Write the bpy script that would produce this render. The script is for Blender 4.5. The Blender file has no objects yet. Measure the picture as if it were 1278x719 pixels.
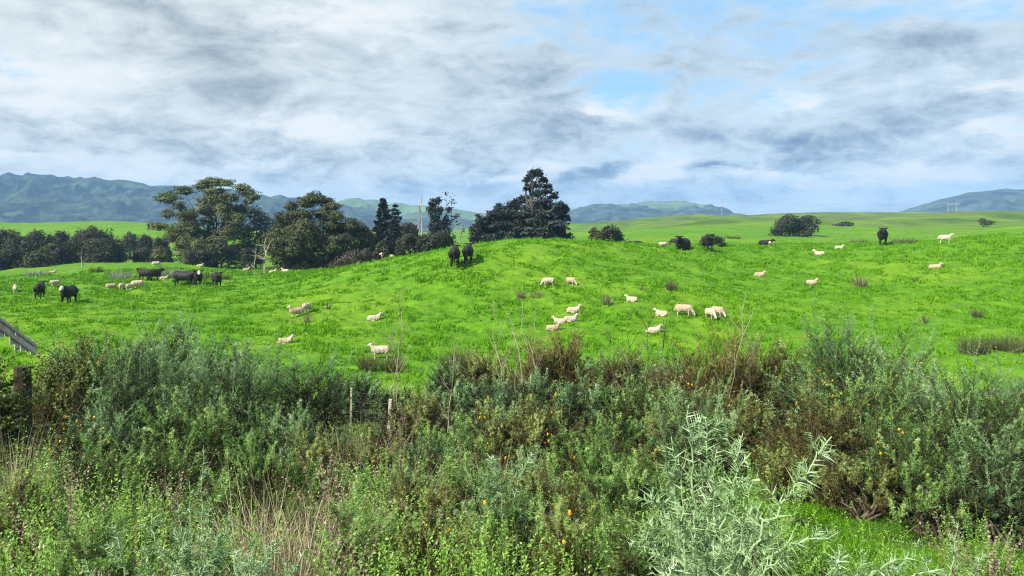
import bpy, math, random
import numpy as np
from mathutils import Vector, Matrix

# ------------------------------------------------------------------ camera, sky, sun, exposure
SC = bpy.context.scene
COL = SC.collection
F = 1003.0            # focal length in pixels of the 1278 px wide photograph
CX, HZ = 639.0, 270.0 # principal column and horizon row
R = math.radians
cam_d = bpy.data.cameras.new('camera')
cam = bpy.data.objects.new('camera', cam_d)
COL.objects.link(cam)
cam.location = (0, 0, 0)                 # the eye is the origin; the ground below it lies at -1.65
cam.rotation_euler = (R(90), 0, 0)
cam_d.sensor_width = 36
cam_d.lens = F / 1278 * 36
cam_d.shift_y = -(359.5 - HZ) / 1278
cam_d.clip_start = 0.05
cam_d.clip_end = 30000
SC.camera = cam
SC.render.resolution_x, SC.render.resolution_y = 1024, 576
SC.render.engine = 'CYCLES'
try:
    SC.cycles.use_denoising = True
    SC.cycles.denoising_prefilter = 'NONE'
    SC.cycles.filter_width = 1.15
    SC.cycles.sample_clamp_indirect = 4
    SC.cycles.max_bounces = 6
    SC.cycles.diffuse_bounces = 3
    SC.cycles.transmission_bounces = 4
    SC.cycles.volume_bounces = 0
    SC.cycles.transparent_max_bounces = 8
except Exception:
    pass
SC.view_settings.view_transform = 'Standard'
SC.view_settings.look = 'None'
SC.view_settings.gamma = 1
SC.view_settings.exposure = 1.0
SUN_EL, SUN_AZ = 40.0, -132.0            # azimuth clockwise from +Y (the view direction): behind, to the left
sun_d = bpy.data.lights.new('sun', 'SUN')
sun_d.energy = 5.0
sun_d.angle = R(1.5)
sun_d.color = (1.0, 0.955, 0.86)
sun = bpy.data.objects.new('sun', sun_d)
COL.objects.link(sun)
_sd = Vector((math.sin(R(SUN_AZ)) * math.cos(R(SUN_EL)), math.cos(R(SUN_AZ)) * math.cos(R(SUN_EL)), math.sin(R(SUN_EL))))
sun.rotation_euler = _sd.to_track_quat('Z', 'Y').to_euler()


class N:
    """Node maths: wraps an output socket or number of one node tree."""
    t = None
    def __init__(s, v): s.v = v
    @staticmethod
    def op(name, *a):
        n = N.t.nodes.new('ShaderNodeMath'); n.operation = name
        for i, x in enumerate(a):
            x = x.v if isinstance(x, N) else x
            if isinstance(x, (int, float)): n.inputs[i].default_value = x
            else: N.t.links.new(x, n.inputs[i])
        return N(n.outputs[0])
    def __add__(s, o): return N.op('ADD', s, o)
    __radd__ = __add__
    def __sub__(s, o): return N.op('SUBTRACT', s, o)
    def __rsub__(s, o): return N.op('SUBTRACT', o, s)
    def __mul__(s, o): return N.op('MULTIPLY', s, o)
    __rmul__ = __mul__
    def __truediv__(s, o): return N.op('DIVIDE', s, o)
    def __rtruediv__(s, o): return N.op('DIVIDE', o, s)
    def clamp(s):
        r = N.op('MULTIPLY', s, 1.0); r.v.node.use_clamp = True; return r
    def ss(s, a, b):
        n = N.t.nodes.new('ShaderNodeMapRange'); n.interpolation_type = 'SMOOTHSTEP'
        N.t.links.new(s.v, n.inputs[0])
        n.inputs[1].default_value, n.inputs[2].default_value = a, b
        n.inputs[3].default_value, n.inputs[4].default_value = 0, 1
        return N(n.outputs[0])


def mixc(t, fac, a, b):
    n = t.nodes.new('ShaderNodeMix'); n.data_type = 'RGBA'
    for x, i in ((fac, 0), (a, 6), (b, 7)):
        x = x.v if isinstance(x, N) else x
        if isinstance(x, tuple): n.inputs[i].default_value = (*x, 1) if len(x) == 3 else x
        elif isinstance(x, (int, float)): n.inputs[i].default_value = x
        else: t.links.new(x, n.inputs[i])
    return n.outputs[2]


def comb(t, x, y, z):
    n = t.nodes.new('ShaderNodeCombineXYZ')
    for i, v in enumerate((x, y, z)):
        v = v.v if isinstance(v, N) else v
        if isinstance(v, (int, float)): n.inputs[i].default_value = v
        else: t.links.new(v, n.inputs[i])
    return n.outputs[0]


def noise(t, vec, scale, detail=4, rough=0.55, dist=0.0):
    n = t.nodes.new('ShaderNodeTexNoise')
    n.inputs['Scale'].default_value = scale; n.inputs['Detail'].default_value = detail
    n.inputs['Roughness'].default_value = rough; n.inputs['Distortion'].default_value = dist
    if vec is not None: t.links.new(vec, n.inputs['Vector'])
    return N(n.outputs[0])


def build_world():
    w = bpy.data.worlds.new('World'); SC.world = w; w.use_nodes = True
    t = w.node_tree; t.nodes.clear(); N.t = t
    out = t.nodes.new('ShaderNodeOutputWorld'); bg = t.nodes.new('ShaderNodeBackground')
    t.links.new(bg.outputs[0], out.inputs[0])
    bg.inputs['Strength'].default_value = 0.108
    sky = t.nodes.new('ShaderNodeTexSky'); sky.sky_type = 'NISHITA'; sky.sun_disc = False
    sky.sun_elevation = R(SUN_EL); sky.sun_rotation = R(SUN_AZ); sky.air_density = 1.0; sky.dust_density = 0.6; sky.ozone_density = 1.5
    tc = t.nodes.new('ShaderNodeTexCoord'); sp = t.nodes.new('ShaderNodeSeparateXYZ')
    t.links.new(tc.outputs['Generated'], sp.inputs[0])
    x, y, z = (N(sp.outputs[i]) for i in range(3))
    hor = N.op('SQRT', x * x + y * y)
    el = N.op('MAXIMUM', z, 0.0) / N.op('MAXIMUM', hor, 0.02)
    az = N.op('ARCTAN2', x, y)                         # 0 straight ahead
    # perspective cloud sheet: a flat layer seen from below
    k = 1.0 / (N.op('MAXIMUM', z, 0.0) + 0.14)
    vec = comb(t, x * k, y * k, 0.0)
    n1 = noise(t, vec, 0.75, 7, 0.58, 0.35)
    vec2 = comb(t, x * k + 7.3, y * k * 1.1 - 3.1, 2.7)
    n2 = noise(t, vec2, 1.6, 6, 0.6, 0.25)
    n3 = noise(t, comb(t, x * k * 1.3 + 1.7, y * k * 1.5 + 5.2, 9.1), 4.0, 5, 0.6, 0.2)
    # soft warped bearings/elevations in which the big clouds of the day are laid out
    vec3 = comb(t, az * 9.0, el * 26.0, 0.0)
    wn = noise(t, vec3, 1.0, 5, 0.6)
    wn2 = noise(t, comb(t, az * 9.0 + 31.0, el * 26.0 + 17.0, 4.0), 1.0, 5, 0.6)
    A = az + (wn - 0.5) * 0.13
    E_ = el + (wn2 - 0.5) * 0.075
    def blobs(lst):
        s = None
        for (X, Y, rx, ry, a) in lst:
            u = (A - math.atan((X - CX) / F)) * (F / rx)
            v = (E_ - (HZ - Y) / F * math.cos(math.atan((X - CX) / F))) * (F / ry)
            g = N.op('EXPONENT', (u * u + v * v) * -1.0) * a
            s = g if s is None else s + g
        return s
    dark = blobs([(215, 30, 150, 42, .75), (80, 150, 150, 24, .6), (330, 122, 120, 24, .6), (480, 190, 150, 22, .75), (600, 95, 70, 26, .5),
                  (740, 214, 46, 10, 1.5), (900, 206, 28, 8, 1.7), (1000, 184, 44, 10, 1.1), (1010, 204, 50, 6, .9), (1222, 132, 52, 18, .7), (860, 168, 190, 16, .6),
                  (690, 140, 70, 30, .6), (560, 236, 170, 16, .7), (1120, 165, 110, 20, .6), (790, 3, 60, 12, .5), (1030, 236, 130, 12, .4), (1120, 60, 160, 24, .4),
                  (620, 205, 60, 16, .6), (200, 190, 90, 10, .4)])
    white = blobs([(55, 105, 110, 45, .8), (385, 164, 80, 17, 1.0), (752, 133, 60, 16, 1.1), (980, 134, 34, 8, 1.1), (190, 218, 50, 14, .9), (845, 204, 26, 13, 1.3), (950, 214, 20, 10, .9), (690, 205, 30, 12, .8),
                   (1100, 216, 90, 20, .8), (1255, 104, 50, 12, .9), (640, 222, 60, 10, .6), (800, 222, 80, 12, .8), (30, 200, 90, 10, .7), (1210, 2, 60, 10, .7),
                   (1262, 165, 40, 20, .8), (430, 30, 120, 30, .45), (330, 205, 60, 10, .6)])
    blue = blobs([(810, 12, 210, 34, 1.3), (780, 112, 100, 24, 1.5), (960, 66, 190, 34, .75), (1130, 18, 160, 16, .6), (700, 60, 120, 24, .55), (1268, 170, 30, 16, .6), (930, 128, 40, 10, .5)])
    east = az.ss(-0.45, 0.35)                          # the cover thins and turns bluer towards the right
    n4 = noise(t, comb(t, az * 8.5 + 3.0, el * 20.0, 1.3), 1.0, 10, 0.62, 0.45)
    n5 = noise(t, comb(t, az * 24.0 + 8.0, el * 52.0 + 2.0, 6.3), 1.0, 8, 0.62, 0.5)
    low = 1.0 - el.ss(0.04, 0.17)                       # smaller, better separated puffs towards the horizon
    gap = ((n1 - 0.52) * -1.2 + (n4 - 0.5) * -2.8 + blue * 0.5 - dark * 0.45 + east * 0.10).ss(0.22, 0.95)
    grey = ((n1 - 0.5) * 0.7 + (n4 - 0.5) * 2.7 + (n5 - 0.5) * (low * 1.7 + 1.0) + dark * 0.72 - white * 0.55 + 0.16).ss(-0.1, 1.5)
    glow = ((n2 - 0.5) * -1.0 + (n4 - 0.5) * -2.0 + (n5 - 0.5) * -1.3 + white * 0.85 - dark * 0.3).ss(0.08, 0.8)
    body = mixc(t, east, (3.65, 3.98, 4.08), (3.1, 3.7, 4.15))
    shade = mixc(t, east, (1.15, 1.48, 1.75), (0.78, 1.22, 1.85))
    c = mixc(t, grey, body, shade)
    c = mixc(t, glow * 0.9, c, (4.4, 4.5, 4.5))
    sb = t.nodes.new('ShaderNodeMix'); sb.data_type = 'RGBA'; sb.blend_type = 'MULTIPLY'; sb.inputs[0].default_value = 1
    t.links.new(sky.outputs[0], sb.inputs[6]); sb.inputs[7].default_value = (0.5, 0.8, 1.0, 1)
    skyc = mixc(t, 0.7, sb.outputs[2], (1.5, 2.95, 4.5))
    c = mixc(t, gap * 0.8, c, skyc)
    t.links.new(c, bg.inputs['Color'])
    w.cycles.sampling_method = 'MANUAL'; w.cycles.sample_map_resolution = 512


build_world()

# ------------------------------------------------------------------ helpers
rng = np.random.default_rng(7)


def hashn(ix, iy, seed):
    h = (ix.astype(np.int64) * 374761393 + iy.astype(np.int64) * 668265263 + seed * 2147483647) & 0xFFFFFFFF
    h = ((h ^ (h >> 13)) * 1274126177) & 0xFFFFFFFF
    h = (h ^ (h >> 16)) & 0xFFFFFFFF
    return h / 4294967295.0


def vnoise(x, y, seed=0):
    ix, iy = np.floor(x), np.floor(y); fx, fy = x - ix, y - iy
    fx, fy = fx * fx * (3 - 2 * fx), fy * fy * (3 - 2 * fy)
    a = hashn(ix, iy, seed); b = hashn(ix + 1, iy, seed); c = hashn(ix, iy + 1, seed); d = hashn(ix + 1, iy + 1, seed)
    return (a * (1 - fx) + b * fx) * (1 - fy) + (c * (1 - fx) + d * fx) * fy


def fbm(x, y, seed=0, o=4):
    s = 0; a = 0.5
    for i in range(o):
        s = s + a * vnoise(x * 2 ** i, y * 2 ** i, seed + i * 17); a *= 0.5
    return s / (1 - 0.5 ** o)


class MB:
    """Collects geometry for ONE mesh; attribute rnd (0..1) feeds each material's colour variation."""
    def __init__(s): s.V = []; s.F3 = []; s.F4 = []; s.M3 = []; s.M4 = []; s.A = []; s.n = 0
    def add(s, v, tris=None, quads=None, rnd=0.5, mat=0):
        v = np.asarray(v, float).reshape(-1, 3)
        s.V.append(v); s.A.append(np.broadcast_to(np.asarray(rnd, float), (len(v),)) if np.ndim(rnd) < 2 else rnd.ravel())
        if tris is not None and len(tris): s.F3.append(np.asarray(tris).reshape(-1, 3) + s.n); s.M3.append(np.full(len(s.F3[-1]), mat))
        if quads is not None and len(quads): s.F4.append(np.asarray(quads).reshape(-1, 4) + s.n); s.M4.append(np.full(len(s.F4[-1]), mat))
        s.n += len(v)
    def mesh(s, name, mats, smooth=False):
        me = bpy.data.meshes.new(name)
        V = np.concatenate(s.V) if s.V else np.zeros((0, 3)); A = np.concatenate(s.A) if s.A else np.zeros(0)
        f3 = np.concatenate(s.F3) if s.F3 else np.zeros((0, 3), int); f4 = np.concatenate(s.F4) if s.F4 else np.zeros((0, 4), int)
        me.vertices.add(len(V)); me.vertices.foreach_set('co', V.astype(np.float32).ravel())
        li = np.concatenate([f3.ravel(), f4.ravel()]).astype(np.int32)
        me.loops.add(len(li)); me.loops.foreach_set('vertex_index', li)
        np_ = len(f3) + len(f4); me.polygons.add(np_)
        ls = np.concatenate([np.arange(len(f3)) * 3, len(f3) * 3 + np.arange(len(f4)) * 4]).astype(np.int32)
        me.polygons.foreach_set('loop_start', ls)
        mi = np.concatenate(s.M3 + s.M4) if (s.M3 or s.M4) else np.zeros(0)
        for m in (mats if isinstance(mats, (list, tuple)) else [mats]): me.materials.append(m)
        me.polygons.foreach_set('material_index', mi.astype(np.int32))
        me.polygons.foreach_set('use_smooth', np.full(np_, smooth))
        at = me.attributes.new('rnd', 'FLOAT', 'POINT'); at.data.foreach_set('value', A.astype(np.float32))
        me.update(calc_edges=True)
        return me
    def build(s, name, mats, parent=None, smooth=False):
        o = bpy.data.objects.new(name, s.mesh(name, mats, smooth)); COL.objects.link(o)
        if parent: o.parent = parent
        return o


def tag(o, label=None, cat=None, group=None, kind=None):
    if label: o['label'] = label
    if cat: o['category'] = cat
    if group: o['group'] = group
    if kind: o['kind'] = kind
    return o


def empty(name, loc, label, cat, group=None, rz=0.0):
    o = bpy.data.objects.new(name, None); COL.objects.link(o); o.location = loc; o.rotation_euler = (0, 0, rz)
    o.empty_display_size = 0.2
    return tag(o, label, cat, group)


def nrm(v): return v / np.maximum(np.linalg.norm(v, axis=-1, keepdims=True), 1e-9)


def tube(mb, pts, radii, sides=6, rnd=0.5, mat=0):
    pts = np.asarray(pts, float); n = len(pts); radii = np.broadcast_to(np.asarray(radii, float), (n,))
    d = nrm(np.gradient(pts, axis=0)); ref = np.array([0.31, 0.83, 0.17]) if abs(d[0][2]) > 0.6 else np.array([0, 0, 1.0])
    a = nrm(np.cross(d, ref)); b = np.cross(d, a)
    ang = np.arange(sides) * 2 * math.pi / sides
    ring = (a[:, None] * np.cos(ang)[None, :, None] + b[:, None] * np.sin(ang)[None, :, None]) * radii[:, None, None] + pts[:, None]
    q = []
    for i in range(n - 1):
        for j in range(sides):
            q.append((i * sides + j, i * sides + (j + 1) % sides, (i + 1) * sides + (j + 1) % sides, (i + 1) * sides + j))
    v = np.concatenate([ring.reshape(-1, 3), pts[:1], pts[-1:]])
    t = [(n * sides, (j + 1) % sides, j) for j in range(sides)] + [(n * sides + 1, (n - 1) * sides + j, (n - 1) * sides + (j + 1) % sides) for j in range(sides)]
    mb.add(v, t, q, rnd, mat)


def box(mb, c, s, rot=None, rnd=0.5, mat=0, bev=0.0):
    """Chamfered box: centre c, size s."""
    hx, hy, hz = (x / 2 for x in s); b = min(bev, hx * .45, hy * .45, hz * .45)
    prof = [(-hx + b, -hy), (hx - b, -hy), (hx, -hy + b), (hx, hy - b), (hx - b, hy), (-hx + b, hy), (-hx, hy - b), (-hx, -hy + b)]
    lay = [(-hz, b), (-hz + b, 0), (hz - b, 0), (hz, b)]
    v = []
    for z, ins in lay:
        for (x, y) in prof: v.append((x * (1 - ins / hx), y * (1 - ins / hy), z))
    v = np.array(v); q = [(i * 8 + j, i * 8 + (j + 1) % 8, (i + 1) * 8 + (j + 1) % 8, (i + 1) * 8 + j) for i in range(3) for j in range(8)]
    v = np.concatenate([v, [[0, 0, -hz], [0, 0, hz]]])
    t = [(32, (j + 1) % 8, j) for j in range(8)] + [(33, 24 + j, 24 + (j + 1) % 8) for j in range(8)]
    if rot is not None: v = v @ np.asarray(rot).T
    mb.add(v + np.asarray(c), t, q, rnd, mat)


def rotz(a): return np.array([[math.cos(a), -math.sin(a), 0], [math.sin(a), math.cos(a), 0], [0, 0, 1]])
def roty(a): return np.array([[math.cos(a), 0, math.sin(a)], [0, 1, 0], [-math.sin(a), 0, math.cos(a)]])


# ------------------------------------------------------------------ materials
def mat_ramp(name, stops, rough=0.6, trans=0.0, nscale=0.0, namp=0.15, spec=0.3, bump=0.0):
    """Colour from the rnd attribute through a ramp, plus object-space noise; optional thin-leaf translucency."""
    m = bpy.data.materials.new(name); m.use_nodes = True; t = m.node_tree; N.t = t
    p = t.nodes['Principled BSDF']; p.inputs['Roughness'].default_value = rough
    p.inputs['Specular IOR Level'].default_value = spec
    at = t.nodes.new('ShaderNodeAttribute'); at.attribute_name = 'rnd'
    f = N(at.outputs['Fac'])
    geo = t.nodes.new('ShaderNodeNewGeometry')
    if nscale: f = f + (noise(t, geo.outputs['Position'], nscale, 3) - 0.5) * (namp * 4)
    r = t.nodes.new('ShaderNodeValToRGB'); el = r.color_ramp.elements
    while len(el) > 1: el.remove(el[-1])
    el[0].position, el[0].color = stops[0][0], (*stops[0][1], 1)
    for (pos, c) in stops[1:]:
        e = el.new(pos); e.color = (*c, 1)
    t.links.new(f.v, r.inputs[0]); t.links.new(r.outputs[0], p.inputs['Base Color'])
    if bump:
        b = t.nodes.new('ShaderNodeBump'); b.inputs['Strength'].default_value = bump; b.inputs['Distance'].default_value = 0.02
        t.links.new(noise(t, geo.outputs['Position'], nscale * 6 + 8, 4).v, b.inputs['Height']); t.links.new(b.outputs[0], p.inputs['Normal'])
    if trans:
        tr = t.nodes.new('ShaderNodeBsdfTranslucent'); t.links.new(r.outputs[0], tr.inputs[0])
        mx = t.nodes.new('ShaderNodeMixShader'); mx.inputs[0].default_value = trans
        t.links.new(p.outputs[0], mx.inputs[1]); t.links.new(tr.outputs[0], mx.inputs[2])
        t.links.new(mx.outputs[0], t.nodes['Material Output'].inputs[0])
    return m


M = {}
M['grass'] = mat_ramp('pasture_grass', [(0, (.026, .085, .002)), (.35, (.066, .205, .003)), (.7, (.112, .295, .004)), (1, (.23, .40, .012))], .6, .35, .06, .06, .08)
M['verge'] = mat_ramp('verge_grass', [(0, (.035, .085, .01)), (.45, (.09, .20, .015)), (.8, (.17, .30, .025)), (1, (.30, .34, .07))], .5, .3, .5, .12)
M['dry'] = mat_ramp('dry_grass', [(0, (.09, .065, .04)), (.4, (.24, .185, .11)), (.75, (.40, .33, .21)), (1, (.50, .45, .31))], .7, .2, .6, .1)
M['deadbrown'] = mat_ramp('dead_stems', [(0, (.05, .034, .024)), (.5, (.17, .125, .088)), (1, (.33, .26, .19))], .8, .1, .5, .1)
M['gorse_blue'] = mat_ramp('gorse_bluegreen', [(0, (.06, .045, .02)), (.14, (.05, .085, .035)), (.3, (.095, .17, .07)), (.55, (.19, .32, .125)), (.85, (.31, .45, .20)), (1, (.42, .54, .29))], .6, .35, .7, .08, .15)
M['gorse_olive'] = mat_ramp('gorse_olive', [(0, (.05, .034, .014)), (.2, (.11, .09, .03)), (.5, (.21, .255, .075)), (.85, (.34, .42, .13)), (1, (.45, .50, .20))], .6, .35, .7, .08, .15)
M['gorse_green'] = mat_ramp('gorse_green', [(0, (.06, .045, .02)), (.15, (.06, .105, .025)), (.3, (.10, .18, .045)), (.55, (.21, .36, .09)), (.85, (.36, .52, .16)), (1, (.46, .58, .24))], .6, .35, .7, .08, .15)
M['gorse_brown'] = mat_ramp('gorse_brown', [(0, (.045, .030, .012)), (.3, (.13, .098, .033)), (.6, (.24, .22, .07)), (1, (.36, .40, .14))], .6, .35, .7, .08, .15)
M['gorse_pale'] = mat_ramp('gorse_pale', [(0, (.09, .15, .05)), (.4, (.19, .30, .125)), (.8, (.32, .45, .23)), (1, (.48, .57, .38))], .5, .2, .9, .08)
M['leaf'] = mat_ramp('weed_leaf', [(0, (.045, .09, .015)), (.4, (.13, .26, .035)), (.8, (.22, .38, .06)), (1, (.30, .43, .08))], .45, .3, .8, .1)
M['leaf_yellow'] = mat_ramp('shrub_leaf', [(0, (.06, .08, .015)), (.4, (.15, .20, .04)), (.8, (.25, .29, .08)), (1, (.34, .34, .12))], .5, .3, .8, .1)
M['stem'] = mat_ramp('gorse_wood', [(0, (.035, .026, .018)), (1, (.12, .095, .06))], .85, 0, 3, .1)
M['palestem'] = mat_ramp('bleached_twig', [(0, (.16, .12, .08)), (1, (.34, .28, .21))], .8, 0, 3, .1)
M['flower'] = mat_ramp('gorse_flower', [(0, (.50, .27, .01)), (1, (.70, .46, .03))], .6, .3)
M['bark'] = mat_ramp('tree_bark', [(0, (.03, .025, .018)), (1, (.10, .085, .065))], .9, 0, 1.5, .15)
M['palebark'] = mat_ramp('dead_wood', [(0, (.17, .14, .105)), (1, (.38, .34, .28))], .85, 0, 1.5, .12)
def tree_mat(n, a, b, c): return mat_ramp(n, [(0, a), (.5, b), (1, c)], .6, .12, .25, .12, .25)
M['gum'] = tree_mat('gum_leaves', (.025, .036, .009), (.066, .085, .021), (.15, .16, .045))
M['bushleaf'] = tree_mat('bush_leaves', (.010, .014, .006), (.025, .033, .013), (.058, .066, .028))
M['olive'] = tree_mat('olive_leaves', (.017, .023, .007), (.045, .056, .017), (.095, .104, .035))
M['deep'] = tree_mat('conifer_needles', (.004, .008, .005), (.009, .016, .010), (.022, .030, .02))
M['mac'] = tree_mat('cypress_sprays', (.008, .012, .010), (.020, .029, .022), (.055, .068, .056))
M['manuka'] = tree_mat('tea_tree_leaves', (.03, .026, .014), (.06, .052, .03), (.10, .085, .055))
M['rush'] = mat_ramp('rush_blades', [(0, (.03, .035, .012)), (.5, (.07, .085, .025)), (.8, (.13, .13, .05)), (1, (.24, .19, .10))], .6, .15)
M['silver'] = mat_ramp('flax_blades', [(0, (.10, .12, .09)), (.6, (.22, .24, .19)), (1, (.38, .36, .3))], .6, .15)
M['wood_dark'] = mat_ramp('tarred_post', [(0, (.018, .014, .010)), (.6, (.05, .04, .03)), (1, (.12, .10, .08))], .9, 0, 9, .25, .2, .5)
M['wood_grey'] = mat_ramp('weathered_timber', [(0, (.24, .22, .19)), (.6, (.46, .44, .39)), (1, (.62, .60, .55))], .85, 0, 7, .25, .2, .4)
M['batten'] = mat_ramp('pale_batten', [(0, (.25, .22, .15)), (1, (.45, .41, .30))], .8, 0, 7, .15, .2, .3)
M['concrete'] = mat_ramp('pole_concrete', [(0, (.22, .22, .22)), (1, (.34, .34, .33))], .8, 0, 2, .1)


def mat_plain(name, col, rough=0.5, metal=0.0, spec=.4):
    m = bpy.data.materials.new(name); m.use_nodes = True; t = m.node_tree; N.t = t; p = t.nodes['Principled BSDF']
    geo = t.nodes.new('ShaderNodeNewGeometry')
    f = noise(t, geo.outputs['Position'], 12, 3).ss(.3, .7)
    c = mixc(t, f, tuple(x * .8 for x in col), tuple(min(1, x * 1.15) for x in col))
    t.links.new(c, p.inputs['Base Color']); p.inputs['Roughness'].default_value = rough; p.inputs['Metallic'].default_value = metal
    p.inputs['Specular IOR Level'].default_value = spec
    return m


M['wire'] = mat_plain('galvanised_wire', (.42, .42, .41), .45, .8)
M['wool'] = mat_plain('fleece', (.44, .365, .27), .95, 0, .1)
M['wool_pale'] = mat_plain('pale_fleece', (.74, .66, .52), .95, 0, .1)
for k_ in ('wool', 'wool_pale'):
    t_ = M[k_].node_tree; N.t = t_; g_ = t_.nodes['New Geometry'] if 'New Geometry' in t_.nodes else t_.nodes['Geometry']
    oi = t_.nodes.new('ShaderNodeObjectInfo'); p_ = t_.nodes['Principled BSDF']; src = p_.inputs['Base Color'].links[0].from_socket
    dirt = noise(t_, g_.outputs['Position'], 3.1, 4, .65) + (N(oi.outputs['Random']) - .5) * .35
    t_.links.new(mixc(t_, dirt.ss(.4, .72) * .8, src, (.30, .22, .14)), p_.inputs['Base Color'])
M['face'] = mat_plain('white_face', (.50, .44, .37), .8, 0, .2)
M['black'] = mat_plain('black_hide', (.013, .010, .009), .6, 0, .22)
M['hoof'] = mat_plain('dark_hoof', (.03, .026, .022), .7)

# ------------------------------------------------------------------ terrain: a surface through surveyed points
_fars = {
    -420: [(440, 36), (400, 44), (375, 58), (350, 78), (343, 95), (336, 120), (310, 165), (289, 230), (275, 330), (286, 650)],
    0:    [(440, 36), (400, 45), (375, 58), (350, 78), (343, 95), (336, 120), (310, 165), (289, 230), (277, 330), (288, 650)],
    100:  [(441, 36), (400, 45), (374, 60), (350, 80), (337, 97), (331, 115), (310, 165), (288, 230), (279, 330), (290, 650)],
    200:  [(445, 37), (400, 46), (374, 60), (352, 76), (338, 92), (328, 108), (331, 128), (311, 170), (285, 240), (281, 330), (292, 650)],
    330:  [(445, 38), (400, 48), (370, 60), (345, 75), (339, 95), (335, 120), (312, 175), (293, 260), (290, 420), (290, 700)],
    480:  [(445, 39), (400, 48), (360, 56), (337, 62), (324, 69), (331, 82), (330, 110), (312, 170), (300, 290), (294, 600)],
    575:  [(445, 40), (400, 48), (360, 54), (332, 59), (311, 67), (321, 82), (321, 110), (306, 170), (293, 290), (287, 600)],
    650: [(446, 40), (400, 47), (360, 54), (330, 59), (302, 69), (312, 84), (310, 110), (300, 170), (291, 300), (286, 600)],
    705: [(447, 40), (400, 47), (360, 54.5), (330, 60), (301, 71), (310, 86), (307, 112), (297, 172), (289, 220), (290, 270), (284, 400), (285, 650)],
    760: [(448, 40), (400, 47), (360, 55), (330, 62), (303, 74), (309, 90), (304, 115), (292, 175), (287, 215), (289, 260), (279, 420), (283, 700)],
    850: [(448, 40), (400, 48), (360, 56), (330, 66), (309, 77), (308, 92), (299, 125), (289, 170), (283, 205), (285, 250), (274, 400), (270, 540), (282, 900)],
    1000: [(445, 40), (400, 49), (350, 61), (322, 72), (306, 92), (297, 130), (287, 180), (281, 225), (281, 265), (271, 390), (266, 520), (280, 900)],
    1150: [(432, 41), (400, 49), (350, 60), (321, 70), (303, 82), (301, 102), (291, 160), (280, 240), (271, 350), (265, 480), (279, 900)],
    1278: [(430, 40), (400, 48), (350, 58), (318, 67), (295, 82), (287, 110), (279, 180), (272, 270), (265, 450), (279, 900)],
    1720: [(430, 40), (400, 48), (350, 58), (316, 67), (292, 82), (284, 110), (277, 180), (270, 270), (264, 450), (279, 900)]}
_near = [(0.5, -1.65), (1.2, -1.72), (3, -2.2), (6, -2.82), (10, -3.6), (16, -4.75), (22, -5.8), (28, -6.7), (32, -7.05)]


def _fit():
    P = []; G = []
    for X, rows in _fars.items():
        th = math.atan((X - CX) / F); c = math.cos(th)
        for (Y, d) in rows:
            r = d / c; P.append((th * 2.6, math.log(r))); G.append(((HZ - Y) / F * d) / (r + 8))
        for (rr, z) in _near:
            P.append((th * 2.6, math.log(rr / (c if rr > 20 else 1)))); G.append(z / (rr / (c if rr > 20 else 1) + 8))
        for rr, e in ((1500, -.022), (4000, -.013), (12000, -.006)):
            P.append((th * 2.6, math.log(rr))); G.append(e * rr / (rr + 8))
    P = np.array(P); G = np.array(G); n = len(P)
    d2 = ((P[:, None] - P[None]) ** 2).sum(-1); K = np.where(d2 > 1e-12, 0.5 * d2 * np.log(np.maximum(d2, 1e-12)), 0) + np.eye(n) * 2e-4
    Q = np.concatenate([np.ones((n, 1)), P], 1); A = np.zeros((n + 3, n + 3)); A[:n, :n] = K; A[:n, n:] = Q; A[n:, :n] = Q.T
    w = np.linalg.solve(A, np.concatenate([G, np.zeros(3)]))
    return P, w


_P, _W = _fit()


def ground_raw(x, y):
    x = np.asarray(x, float); y = np.asarray(y, float); sh = x.shape; x = x.ravel(); y = y.ravel()
    r = np.maximum(np.hypot(x, y), .4); th = np.clip(np.arctan2(x, y), -.82, .82)
    out = np.empty(len(x))
    for i in range(0, len(x), 20000):
        u = np.stack([th[i:i + 20000] * 2.6, np.log(r[i:i + 20000])], 1)
        d2 = ((u[:, None] - _P[None]) ** 2).sum(-1); K = 0.5 * d2 * np.log(np.maximum(d2, 1e-12))
        out[i:i + 20000] = (K @ _W[:-3] + _W[-3] + u @ _W[-2:]) * (r[i:i + 20000] + 8)
    return out.reshape(sh)


# cached on a polar raster for speed
_TH = np.linspace(-.85, .85, 260); _LR = np.linspace(math.log(.4), math.log(14000), 900)
_g = np.exp(_LR)[:, None]
_CA = ground_raw(_g * np.sin(_TH)[None], _g * np.cos(_TH)[None])


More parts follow.
